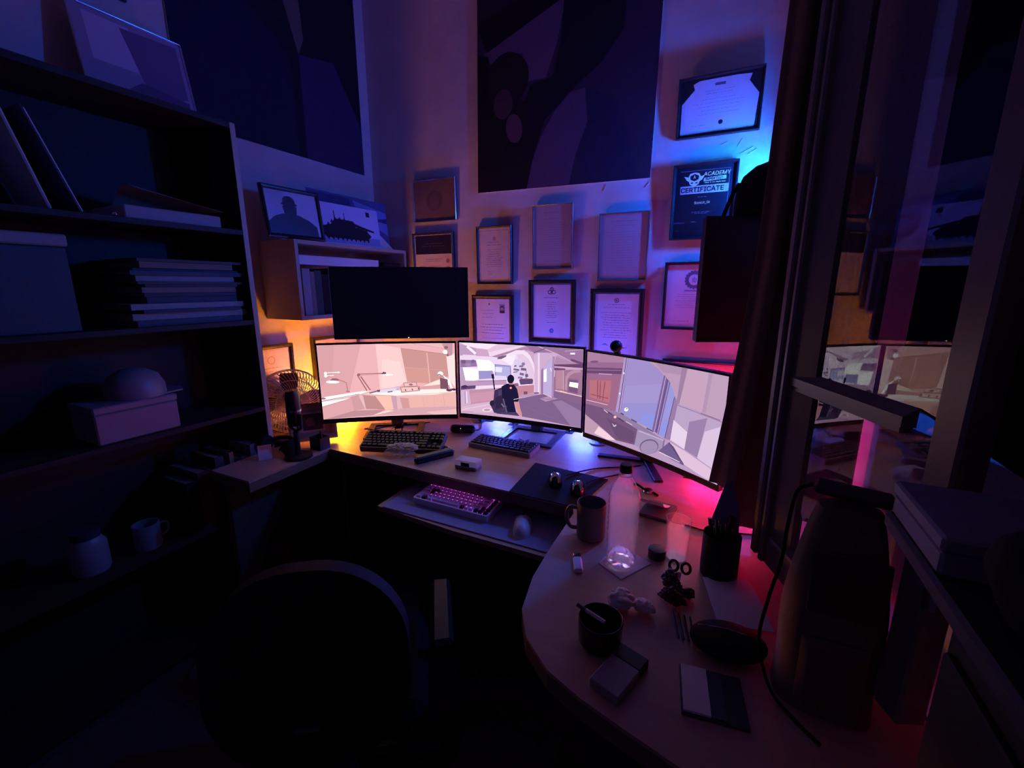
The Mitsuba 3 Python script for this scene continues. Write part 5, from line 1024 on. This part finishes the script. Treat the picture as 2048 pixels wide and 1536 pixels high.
part(k, 'lid', tr(bx(-0.048, 0.048, -0.027, 0.027, 0.0143, 0.036, 0.003), BM), 'film_clear')
part(k, 'label', tr(bx(-0.018, 0.018, -0.0275, -0.0271, 0.016, 0.030), BM), 'black_matte')
k = thing('earbud', 'tiny pale earbud lying on the base of the middle screen', 'earbud')
put(k, cat(ball(0.007, (-0.815, 1.757, DESK + 0.0075), 2), tube([(-0.815, 1.757, DESK + 0.007), (-0.798, 1.752, DESK + 0.004)], 0.0032, 8)), 'white_plastic', smooth=True)
k = thing('dongle', 'tiny black plug lying on the base of the middle screen', 'plug')
put(k, bx(-0.785, -0.772, 1.742, 1.764, DESK + 0.0005, DESK + 0.0085, 0.002), 'black_plastic')
def cable(label, pts, r=0.0022, mt='rubber'):
    k = thing('cable', label, 'cable'); put(k, tube(pts, r, 6, 10), mt, smooth=True)
Z = DESK + 0.0026
cable('black cable looping from the propped black keyboard to the left screen base', [(-1.47, 1.47, DESK + 0.05), (-1.52, 1.50, DESK + 0.03), (-1.535, 1.58, Z), (-1.50, 1.66, Z), (-1.42, 1.72, Z), (-1.36, 1.80, Z)])
cable('thin black cable crossing the blue-lit desk towards the left mouse on the black mat', [(-0.49, 1.47, DESK + 0.008), (-0.455, 1.53, Z + 0.003), (-0.40, 1.60, Z), (-0.30, 1.665, Z), (-0.26, 1.70, Z)])
cable('short black cable running from the right mouse towards the right screen base', [(-0.405, 1.435, DESK + 0.008), (-0.38, 1.49, Z + 0.004), (-0.335, 1.555, Z), (-0.30, 1.60, Z)])
cable('black cable behind the middle screen dropping into the round grommet', [(-0.47, 1.878, DESK + 0.009), (-0.45, 1.90, DESK + 0.014), (-0.42, 1.93, Z), (-0.36, 1.95, Z)])
cable('thin dark cable lying along the red-lit desk beneath the right screen', [(-0.06, 1.30, Z), (0.0, 1.29, Z), (0.06, 1.31, Z), (0.13, 1.33, Z)])

# ------------------------------------------------------------------ the right wing
k = thing('mug', 'plain dark brown mug on the desk left of the water bottle', 'mug')
part(k, 'body', lathe([(0, 0), (0.034, 0), (0.040, 0.006), (0.0405, 0.105), (0.0395, 0.108), (0.037, 0.105), (0.0365, 0.008), (0, 0.007)], 44, (-0.297, 1.118, DESK)), 'ceramic', smooth=40)
part(k, 'handle', tube([(-0.297 - 0.039, 1.118 - 0.006, DESK + 0.085), (-0.297 - 0.060, 1.118 - 0.012, DESK + 0.084), (-0.297 - 0.068, 1.118 - 0.014, DESK + 0.055), (-0.297 - 0.058, 1.118 - 0.012, DESK + 0.027), (-0.297 - 0.038, 1.118 - 0.006, DESK + 0.022)], 0.006, 10, 8), 'ceramic', smooth=True)
k = thing('napkin', 'folded white paper napkin under the water bottle', 'napkin')
NP = np.array([(-0.243, 1.005), (-0.175, 0.965), (-0.120, 1.062), (-0.215, 1.112)])
put(k, prism(Polygon(NP), DESK + 0.0003, DESK + 0.0022), 'tissue')
k = thing('water_bottle', 'clear ribbed plastic water bottle with a dark cap standing on the napkin', 'bottle')
BXY, BZ = (-0.192, 1.034), DESK + 0.0025
prof = [(0.012, 0.006), (0.024, 0.0005), (0.034, 0.004)]
for i in range(22): prof.append((0.0385 - (0.0016 if i % 2 else 0), 0.012 + i * 0.0078))
prof += [(0.0385, 0.185), (0.034, 0.203), (0.024, 0.222), (0.015, 0.237), (0.0135, 0.243), (0.0135, 0.250)]
part(k, 'body', lathe(prof, 40, (*BXY, BZ)), 'clear_thin', smooth=35)
part(k, 'base_star', cat(*[tube([(BXY[0] + 0.008 * math.cos(a), BXY[1] + 0.008 * math.sin(a), BZ + 0.009), (BXY[0] + 0.024 * math.cos(a), BXY[1] + 0.024 * math.sin(a), BZ + 0.004), (BXY[0] + 0.031 * math.cos(a), BXY[1] + 0.031 * math.sin(a), BZ + 0.012)], 0.0022, 6) for a in np.arange(5) * 2 * math.pi / 5]), 'film_clear', smooth=40)
part(k, 'water', lathe([(0, 0.0065), (0.012, 0.0068), (0.024, 0.0022), (0.0335, 0.0055), (0.0362, 0.013), (0.0362, 0.020), (0, 0.020)], 36, (*BXY, BZ)), 'water', smooth=40)
part(k, 'cap', lathe([(0, 0.250), (0.0155, 0.2502), (0.0158, 0.256), (0.0155, 0.268), (0.0135, 0.270), (0, 0.270)], 28, (*BXY, BZ)), 'black_plastic', smooth=40)
part(k, 'neck_ring', lathe([(0.0138, 0.2405), (0.0175, 0.2405), (0.0175, 0.2435), (0.0138, 0.2435)], 28, (*BXY, BZ)), 'film_clear')
k = thing('lighter', 'pale cigarette lighter lying on the desk below the mug', 'lighter')
LM_ = M((-0.289, 0.974, DESK + 0.0005), rz=112)
part(k, 'body', tr(bx(-0.036, 0.022, -0.0115, 0.0115, 0, 0.012, 0.004), LM_), 'white_plastic')
part(k, 'hood', tr(bx(0.0222, 0.037, -0.010, 0.010, 0.001, 0.0115, 0.002), LM_), 'chrome')
part(k, 'wheel', tr(tube([(0.030, -0.004, 0.0125), (0.030, 0.004, 0.0125)], 0.0035, 10), LM_), 'steel_wire')
k = thing('round_tin', 'small round black tin on the desk right of the napkin', 'tin')
part(k, 'body', lathe([(0, 0), (0.021, 0), (0.022, 0.002), (0.022, 0.016), (0, 0.016)], 28, (-0.112, 1.10, DESK)), 'green_dark', smooth=40)
part(k, 'lid', lathe([(0, 0.0162), (0.0228, 0.0162), (0.0228, 0.024), (0.020, 0.026), (0, 0.0265)], 28, (-0.112, 1.10, DESK)), 'black_plastic', smooth=40)
k = thing('tumbler', 'empty clear drinking glass standing on the desk right of the bottle', 'glass')
GX, GY = -0.066, 1.118
part(k, 'wall', lathe([(0.026, 0.006), (0.0275, 0.03), (0.031, 0.115)], 44, (GX, GY, DESK)), 'clear_thin', smooth=True)
part(k, 'rim', tube([(GX + 0.031 * math.cos(t), GY + 0.031 * math.sin(t), DESK + 0.115) for t in np.arange(48) * 2 * math.pi / 48], 0.0008, 6, closed=True), 'film_clear', smooth=True)
part(k, 'bottom', lathe([(0, 0.0006), (0.0245, 0.0006), (0.0258, 0.002), (0.0258, 0.0058), (0, 0.0058)], 40, (GX, GY, DESK)), 'film_clear', smooth=40)
k = thing('note_paper', 'curled white note sheet standing on a notepad behind the drinking glass', 'paper')
put(k, thick(tr(sheet(8, 14, lambda u, v: (-0.035 + 0.07 * u, 0.02 - 0.085 * np.clip(v - 0.0, 0, 0.45) / 0.45 * 0 + 0.055 * np.cos(v * 2.6) - 0.04, 0.0016 + 0.052 * v ** 2.0)), M((-0.150, 1.352, DESK + 0.0105), rz=-8)), 0.0006), 'white_paper', smooth=True)
k = thing('notepad', 'flat pale notepad on the desk under the curled note sheet', 'notepad')
part(k, 'pages', tr(bx(-0.045, 0.045, -0.05, 0.06, 0.001, 0.009), M((-0.145, 1.345, DESK + 0.0005), rz=-8)), 'cream_pages'); part(k, 'board', tr(bx(-0.046, 0.046, -0.051, 0.061, 0, 0.0009), M((-0.145, 1.345, DESK + 0.0005), rz=-8)), 'brown_card')
k = thing('wrist_watch', 'small dark wrist watch with a bright case lying by the right screen stand', 'watch')
part(k, 'case', lathe([(0, 0), (0.016, 0), (0.018, 0.004), (0.016, 0.009), (0, 0.0095)], 28, (-0.195, 1.475, DESK + 0.001)), 'chrome', smooth=40)
part(k, 'strap', cat(tube([(-0.212, 1.482, DESK + 0.006), (-0.235, 1.495, DESK + 0.012), (-0.25, 1.51, DESK + 0.005)], 0.0045, 6, 5), tube([(-0.178, 1.468, DESK + 0.006), (-0.16, 1.455, DESK + 0.005)], 0.0045, 6, 5)), 'leather', smooth=True)
k = thing('pen_holder', 'tall black pen holder crammed with pens beside the curtain', 'pen holder')
PX, PY = 0.036, 1.098
part(k, 'cup', lathe([(0, 0), (0.042, 0), (0.043, 0.004), (0.043, 0.108), (0.0405, 0.108), (0.0405, 0.006), (0, 0.006)], 40, (PX, PY, DESK)), 'black_matte', smooth=40)
rp = random.Random(11)
for i in range(16):
    a, r0, r1, h = rp.uniform(0, 6.28), rp.uniform(0, 0.022), rp.uniform(0.012, 0.034), rp.uniform(0.122, 0.158)
    a1 = a + rp.uniform(-0.7, 0.7); p, q = np.array([PX + r0 * math.cos(a), PY + r0 * math.sin(a), DESK + 0.0105]), np.array([PX + r1 * math.cos(a1), PY + r1 * math.sin(a1), DESK + h])
    b = thing('pen', 'pen standing in the tall black pen holder', 'pen', 'pens in the black pen holder'); mt = rp.choice(['black_plastic', 'black_matte', 'navy_card', 'dark_red', 'black_plastic'])
    part(b, 'barrel', tube([p, p + (q - p) * 0.86], 0.0042, 8), mt); part(b, 'cap', tube([p + (q - p) * 0.865, q], 0.0048, 8), rp.choice(['black_gloss', 'black_plastic', 'dark_red']))
k = thing('blue_sleeve', 'pointed bluish plastic sleeve standing behind the pens against the curtain', 'plastic sleeve')
put(k, tr(prism(Polygon([(-0.034, 0.0), (0.036, 0.0), (0.034, 0.13), (0.012, 0.215), (-0.004, 0.215), (-0.034, 0.11)]), 0, 0.0015), M((0.044, 1.155, DESK + 0.001), rz=18, rx=84)), 'blue_film')
k = thing('tissue', 'crumpled white tissue on the right desk wing below the napkin', 'tissue')
put(k, cat(drop(crumple(0.032, (1.15, 0.95, 0.72), 2, 0.45, 45), -0.155, 0.868, DESK + 0.0004, 20), drop(crumple(0.026, (1.25, 0.85, 0.6), 6, 0.45, 50), -0.108, 0.878, DESK + 0.0004, -15)), 'tissue', smooth=50)
k = thing('ashtray', 'round dark ashtray bowl near the rounded end of the desk', 'ashtray')
part(k, 'bowl', lathe([(0, 0), (0.036, 0), (0.042, 0.008), (0.044, 0.055), (0.041, 0.056), (0.038, 0.012), (0, 0.01)], 40, (-0.172, 0.752, DESK)), 'black_gloss', smooth=40)
part(k, 'rim_notch', tube([(-0.172 + 0.0425 * math.cos(t), 0.752 + 0.0425 * math.sin(t), DESK + 0.056) for t in np.arange(40) * 2 * math.pi / 40], 0.002, 6, closed=True), 'black_gloss', smooth=True)
k = thing('cigarette', 'cigarette resting across the rim of the dark ashtray', 'cigarette')
p, q = np.array([-0.222, 0.758, DESK + 0.0655]), np.array([-0.160, 0.738, DESK + 0.0625])
part(k, 'paper', tube([p + (q - p) * 0.32, q], 0.0038, 10), 'white_paper'); part(k, 'filter', tube([p, p + (q - p) * 0.315], 0.0039, 10), 'canvas')
k = thing('cigarette_pack', 'pale card pack with a dark top end lying beside the ashtray', 'pack')
CM = M((-0.118, 0.690, DESK + 0.0005), rz=72)
part(k, 'box', tr(bx(-0.055, 0.020, -0.029, 0.029, 0, 0.018, 0.0015), CM), 'grey_card'); part(k, 'lid', tr(bx(0.0203, 0.055, -0.0292, 0.0292, 0, 0.0182, 0.0015), CM), 'green_dark')
k = thing('dried_flowers', 'dark lumpy bunch of dried roses lying on the desk right of the tissue', 'dried flowers')
rp = random.Random(21)
for i in range(9):
    x, y, z = -0.046 + rp.uniform(-0.03, 0.03), 0.955 + rp.uniform(-0.05, 0.05), DESK + 0.012 + rp.uniform(0, 0.02)
    part(k, 'bloom', drop(crumple(rp.uniform(0.013, 0.02), (1, 1, 0.9), 30 + i, 0.8, 80), x, y, z - 0.0118), 'dark_red', smooth=60)
for i in range(4): part(k, 'stem', tube([(-0.05 + 0.012 * i, 0.90, DESK + 0.005), (-0.03 + 0.010 * i, 0.83, DESK + 0.004)], 0.0022, 6), 'green_dark')
k = thing('scissors', 'dark scissors whose two ring handles stick up behind the dried roses', 'scissors')
for s in (-1, 1): part(k, 'handle', tube([(-0.050 + s * 0.014 + 0.010 * math.cos(t), 1.035 + 0.002 * math.sin(t), DESK + 0.030 + 0.013 * math.sin(t)) for t in np.arange(18) * 2 * math.pi / 18], 0.0035, 6, closed=True), 'dark_red', smooth=True)
part(k, 'blades', hull([(-0.056, 1.03, DESK + 0.019), (-0.044, 1.03, DESK + 0.019), (-0.052, 0.985, DESK + 0.001), (-0.048, 0.985, DESK + 0.001), (-0.05, 1.035, DESK + 0.016)]), 'steel_wire')
k = thing('paper_sheet', 'blank white sheet of paper lying on the red-lit right edge of the desk', 'paper')
put(k, thick(sheet(12, 12, lambda u, v: ((0.002 + 0.099 * v) * (1 - u) + (0.040 + 0.105 * v) * u, (1.058 + 0.032 * v) * (1 - u) + (0.908 + 0.018 * v) * u, DESK + 0.0038 + 0.006 * np.sin(u * 3.0) * v + 0.004 * v)), 0.0006), 'white_paper', smooth=True)
k = thing('dark_pouch', 'flat dark zipped pouch on the desk in front of the blank paper sheet', 'pouch')
part(k, 'body', drop(trimesh.Trimesh(np.array((b := ball(1.0, (0, 0, 0), 3)).vertices) * [0.07, 0.05, 0.022], b.faces, process=False), 0.058, 0.842, DESK + 0.0003, 12), 'leather', smooth=True)
part(k, 'zip', tube([(0.002, 0.848, DESK + 0.034), (0.055, 0.845, DESK + 0.0455), (0.108, 0.852, DESK + 0.036)], 0.0018, 6, 5), 'steel_wire')
k = thing('notebook', 'open notebook with a pale page and dark cover near the bottom of the photo', 'notebook')
part(k, 'cover', tr(bx(-0.034, 0.07, -0.052, 0.052, 0, 0.004, 0.001), M((0.018, 0.718, DESK + 0.0005), rz=8)), 'green_dark')
part(k, 'page', tr(bx(-0.031, 0.012, -0.048, 0.048, 0.0043, 0.0085), M((0.018, 0.718, DESK + 0.0005), rz=8)), 'white_paper')
part(k, 'page', tr(bx(0.0125, 0.036, -0.048, 0.048, 0.0043, 0.007), M((0.018, 0.718, DESK + 0.0005), rz=8)), 'teal_card')

# ------------------------------------------------------------------ at the window
k = thing('window_ledge', 'brown wooden ledge cabinet under the window at the right edge', 'cabinet')
part(k, 'body', bx(0.235, WR - 0.003, -0.10, 0.545, 0, 1.14, 0.004), 'darkwood')
part(k, 'top', bx(0.203, WR - 0.003, -0.11, 0.672, 1.1405, 1.162, 0.004), 'dark_paint')
part(k, 'door', bx(0.227, 0.2345, 0.22, 0.53, 0.30, 1.08, 0.002), 'darkwood'); part(k, 'door', bx(0.227, 0.2345, -0.09, 0.21, 0.30, 1.08, 0.002), 'darkwood')
k = thing('flat_box', 'flat pale box lying on the window ledge, bluish light on its lid', 'box')
part(k, 'body', bx(0.207, 0.345, 0.525, 0.665, 1.1625, 1.188, 0.003), 'grey_plastic'); part(k, 'lid', bx(0.205, 0.347, 0.523, 0.667, 1.1882, 1.205, 0.003), 'grey_plastic')
k = thing('black_pouch', 'black soft pouch slumped on the window ledge in front of the flat pale box', 'pouch')
b = ball(1.0, (0, 0, 0), 3); v = np.array(b.vertices) * [0.042, 0.055, 0.05]; v *= (0.85 + 0.3 * meshkit.noise(v * 40, 8))[:, None]
part(k, 'body', drop(trimesh.Trimesh(v, b.faces, process=False), 0.256, 0.452, 1.1625), 'mat_black', smooth=True)
part(k, 'strap', tube([(0.254, 0.417, 1.252), (0.244, 0.427, 1.270), (0.244, 0.462, 1.270), (0.254, 0.487, 1.248)], 0.004, 6, 5), 'mat_black', smooth=True)
k = thing('backpack', 'brown canvas bag standing on the desk end against the open window', 'bag')
def bag(u, v):
    a = u * 2 * math.pi; w = (0.072 * (1 - 0.42 * v ** 3), 0.055 * (1 - 0.5 * v ** 3)); c, s = np.cos(a), np.sin(a); q = 0.62
    wr = 1 + 0.05 * np.sin(9 * v + 3 * c) * (1 - v)
    return 0.202 + w[0] * wr * np.sign(c) * np.abs(c) ** q, 0.81 + w[1] * wr * np.sign(s) * np.abs(s) ** q, DESK + 0.001 + 0.355 * v
bg = sheet(49, 24, bag); part(k, 'body', cat(bg, hull(np.array(bg.vertices)[np.isclose(np.array(bg.vertices)[:, 2], DESK + 0.356)].tolist() + [(0.202, 0.81, DESK + 0.372)])), 'canvas', smooth=60)
part(k, 'pocket', hull([(0.155, 0.752, DESK + 0.03), (0.245, 0.752, DESK + 0.03), (0.155, 0.752, DESK + 0.15), (0.245, 0.752, DESK + 0.15), (0.165, 0.742, DESK + 0.04), (0.235, 0.742, DESK + 0.04), (0.165, 0.742, DESK + 0.14), (0.235, 0.742, DESK + 0.14)]), 'canvas')
part(k, 'flap', tr(bx(-0.05, 0.05, -0.004, 0.0, -0.10, 0.0, 0.002), M((0.202, 0.757, DESK + 0.30), rx=-6)), 'brown_card')
k = thing('power_bank', 'flat black power bank lying on top of the brown bag with a cable in it', 'power bank')
PBM = M((0.200, 0.803, DESK + 0.385), rz=-14)
part(k, 'body', tr(bx(-0.05, 0.05, -0.022, 0.022, -0.008, 0.006, 0.005), PBM), 'black_plastic'); part(k, 'port', tr(bx(-0.0503, -0.0495, -0.005, 0.005, -0.003, 0.001), PBM), 'chrome')
cable('black charging cable hanging from the power bank down past the brown bag', [(0.150, 0.818, DESK + 0.383), (0.128, 0.806, DESK + 0.37), (0.121, 0.80, DESK + 0.31), (0.118, 0.79, DESK + 0.25), (0.105, 0.775, DESK + 0.18), (0.10, 0.77, DESK + 0.10), (0.125, 0.76, DESK + 0.02), (0.16, 0.73, DESK + 0.004), (0.19, 0.70, DESK + 0.004)], 0.003)

# ------------------------------------------------------------------ chair in the dark in front of the desk
k = thing('office_chair', 'black office chair in front of the keyboard tray, amber light catching its back', 'chair')
CH = M((-0.88, 0.715, -0.06), rz=36)
P = lambda n, m, b, **kw: part(k, n, tr(m, CH), b, **kw)
P('seat', bx(-0.24, 0.24, -0.20, 0.26, 0.43, 0.50, 0.03), 'leather')
P('backrest', tr(prism(rr(0.42, 0.46, 0.19, 10), -0.022, 0.022), M((0, -0.235, 0.695), rx=84)), 'leather', smooth=40)
P('back_support', bx(-0.03, 0.03, -0.30, -0.27, 0.38, 0.60, 0.006), 'black_plastic')
P('gas_lift', tube([(0, 0, 0.16), (0, 0, 0.428)], 0.026, 14), 'black_plastic')
for i in range(5):
    a = 2 * math.pi * i / 5; l = P('leg', tube([(0, 0, 0.15), (0.26 * math.cos(a), 0.26 * math.sin(a), 0.125)], (0.028), 8), 'black_plastic')
    part(l, 'caster', tr(tube([(0.26 * math.cos(a) - 0.02 * math.sin(a), 0.26 * math.sin(a) + 0.02 * math.cos(a), 0.0862), (0.26 * math.cos(a) + 0.02 * math.sin(a), 0.26 * math.sin(a) - 0.02 * math.cos(a), 0.0862)], 0.026, 12), CH), 'rubber')
for s in (-1, 1):
    P('armrest', bx(s * 0.28 - 0.03, s * 0.28 + 0.03, -0.14, 0.12, 0.60, 0.625, 0.012), 'black_plastic'); P('armrest_post', tube([(s * 0.245, 0.0, 0.47), (s * 0.28, 0.0, 0.50), (s * 0.28, 0.0, 0.601)], 0.014, 8), 'black_plastic')
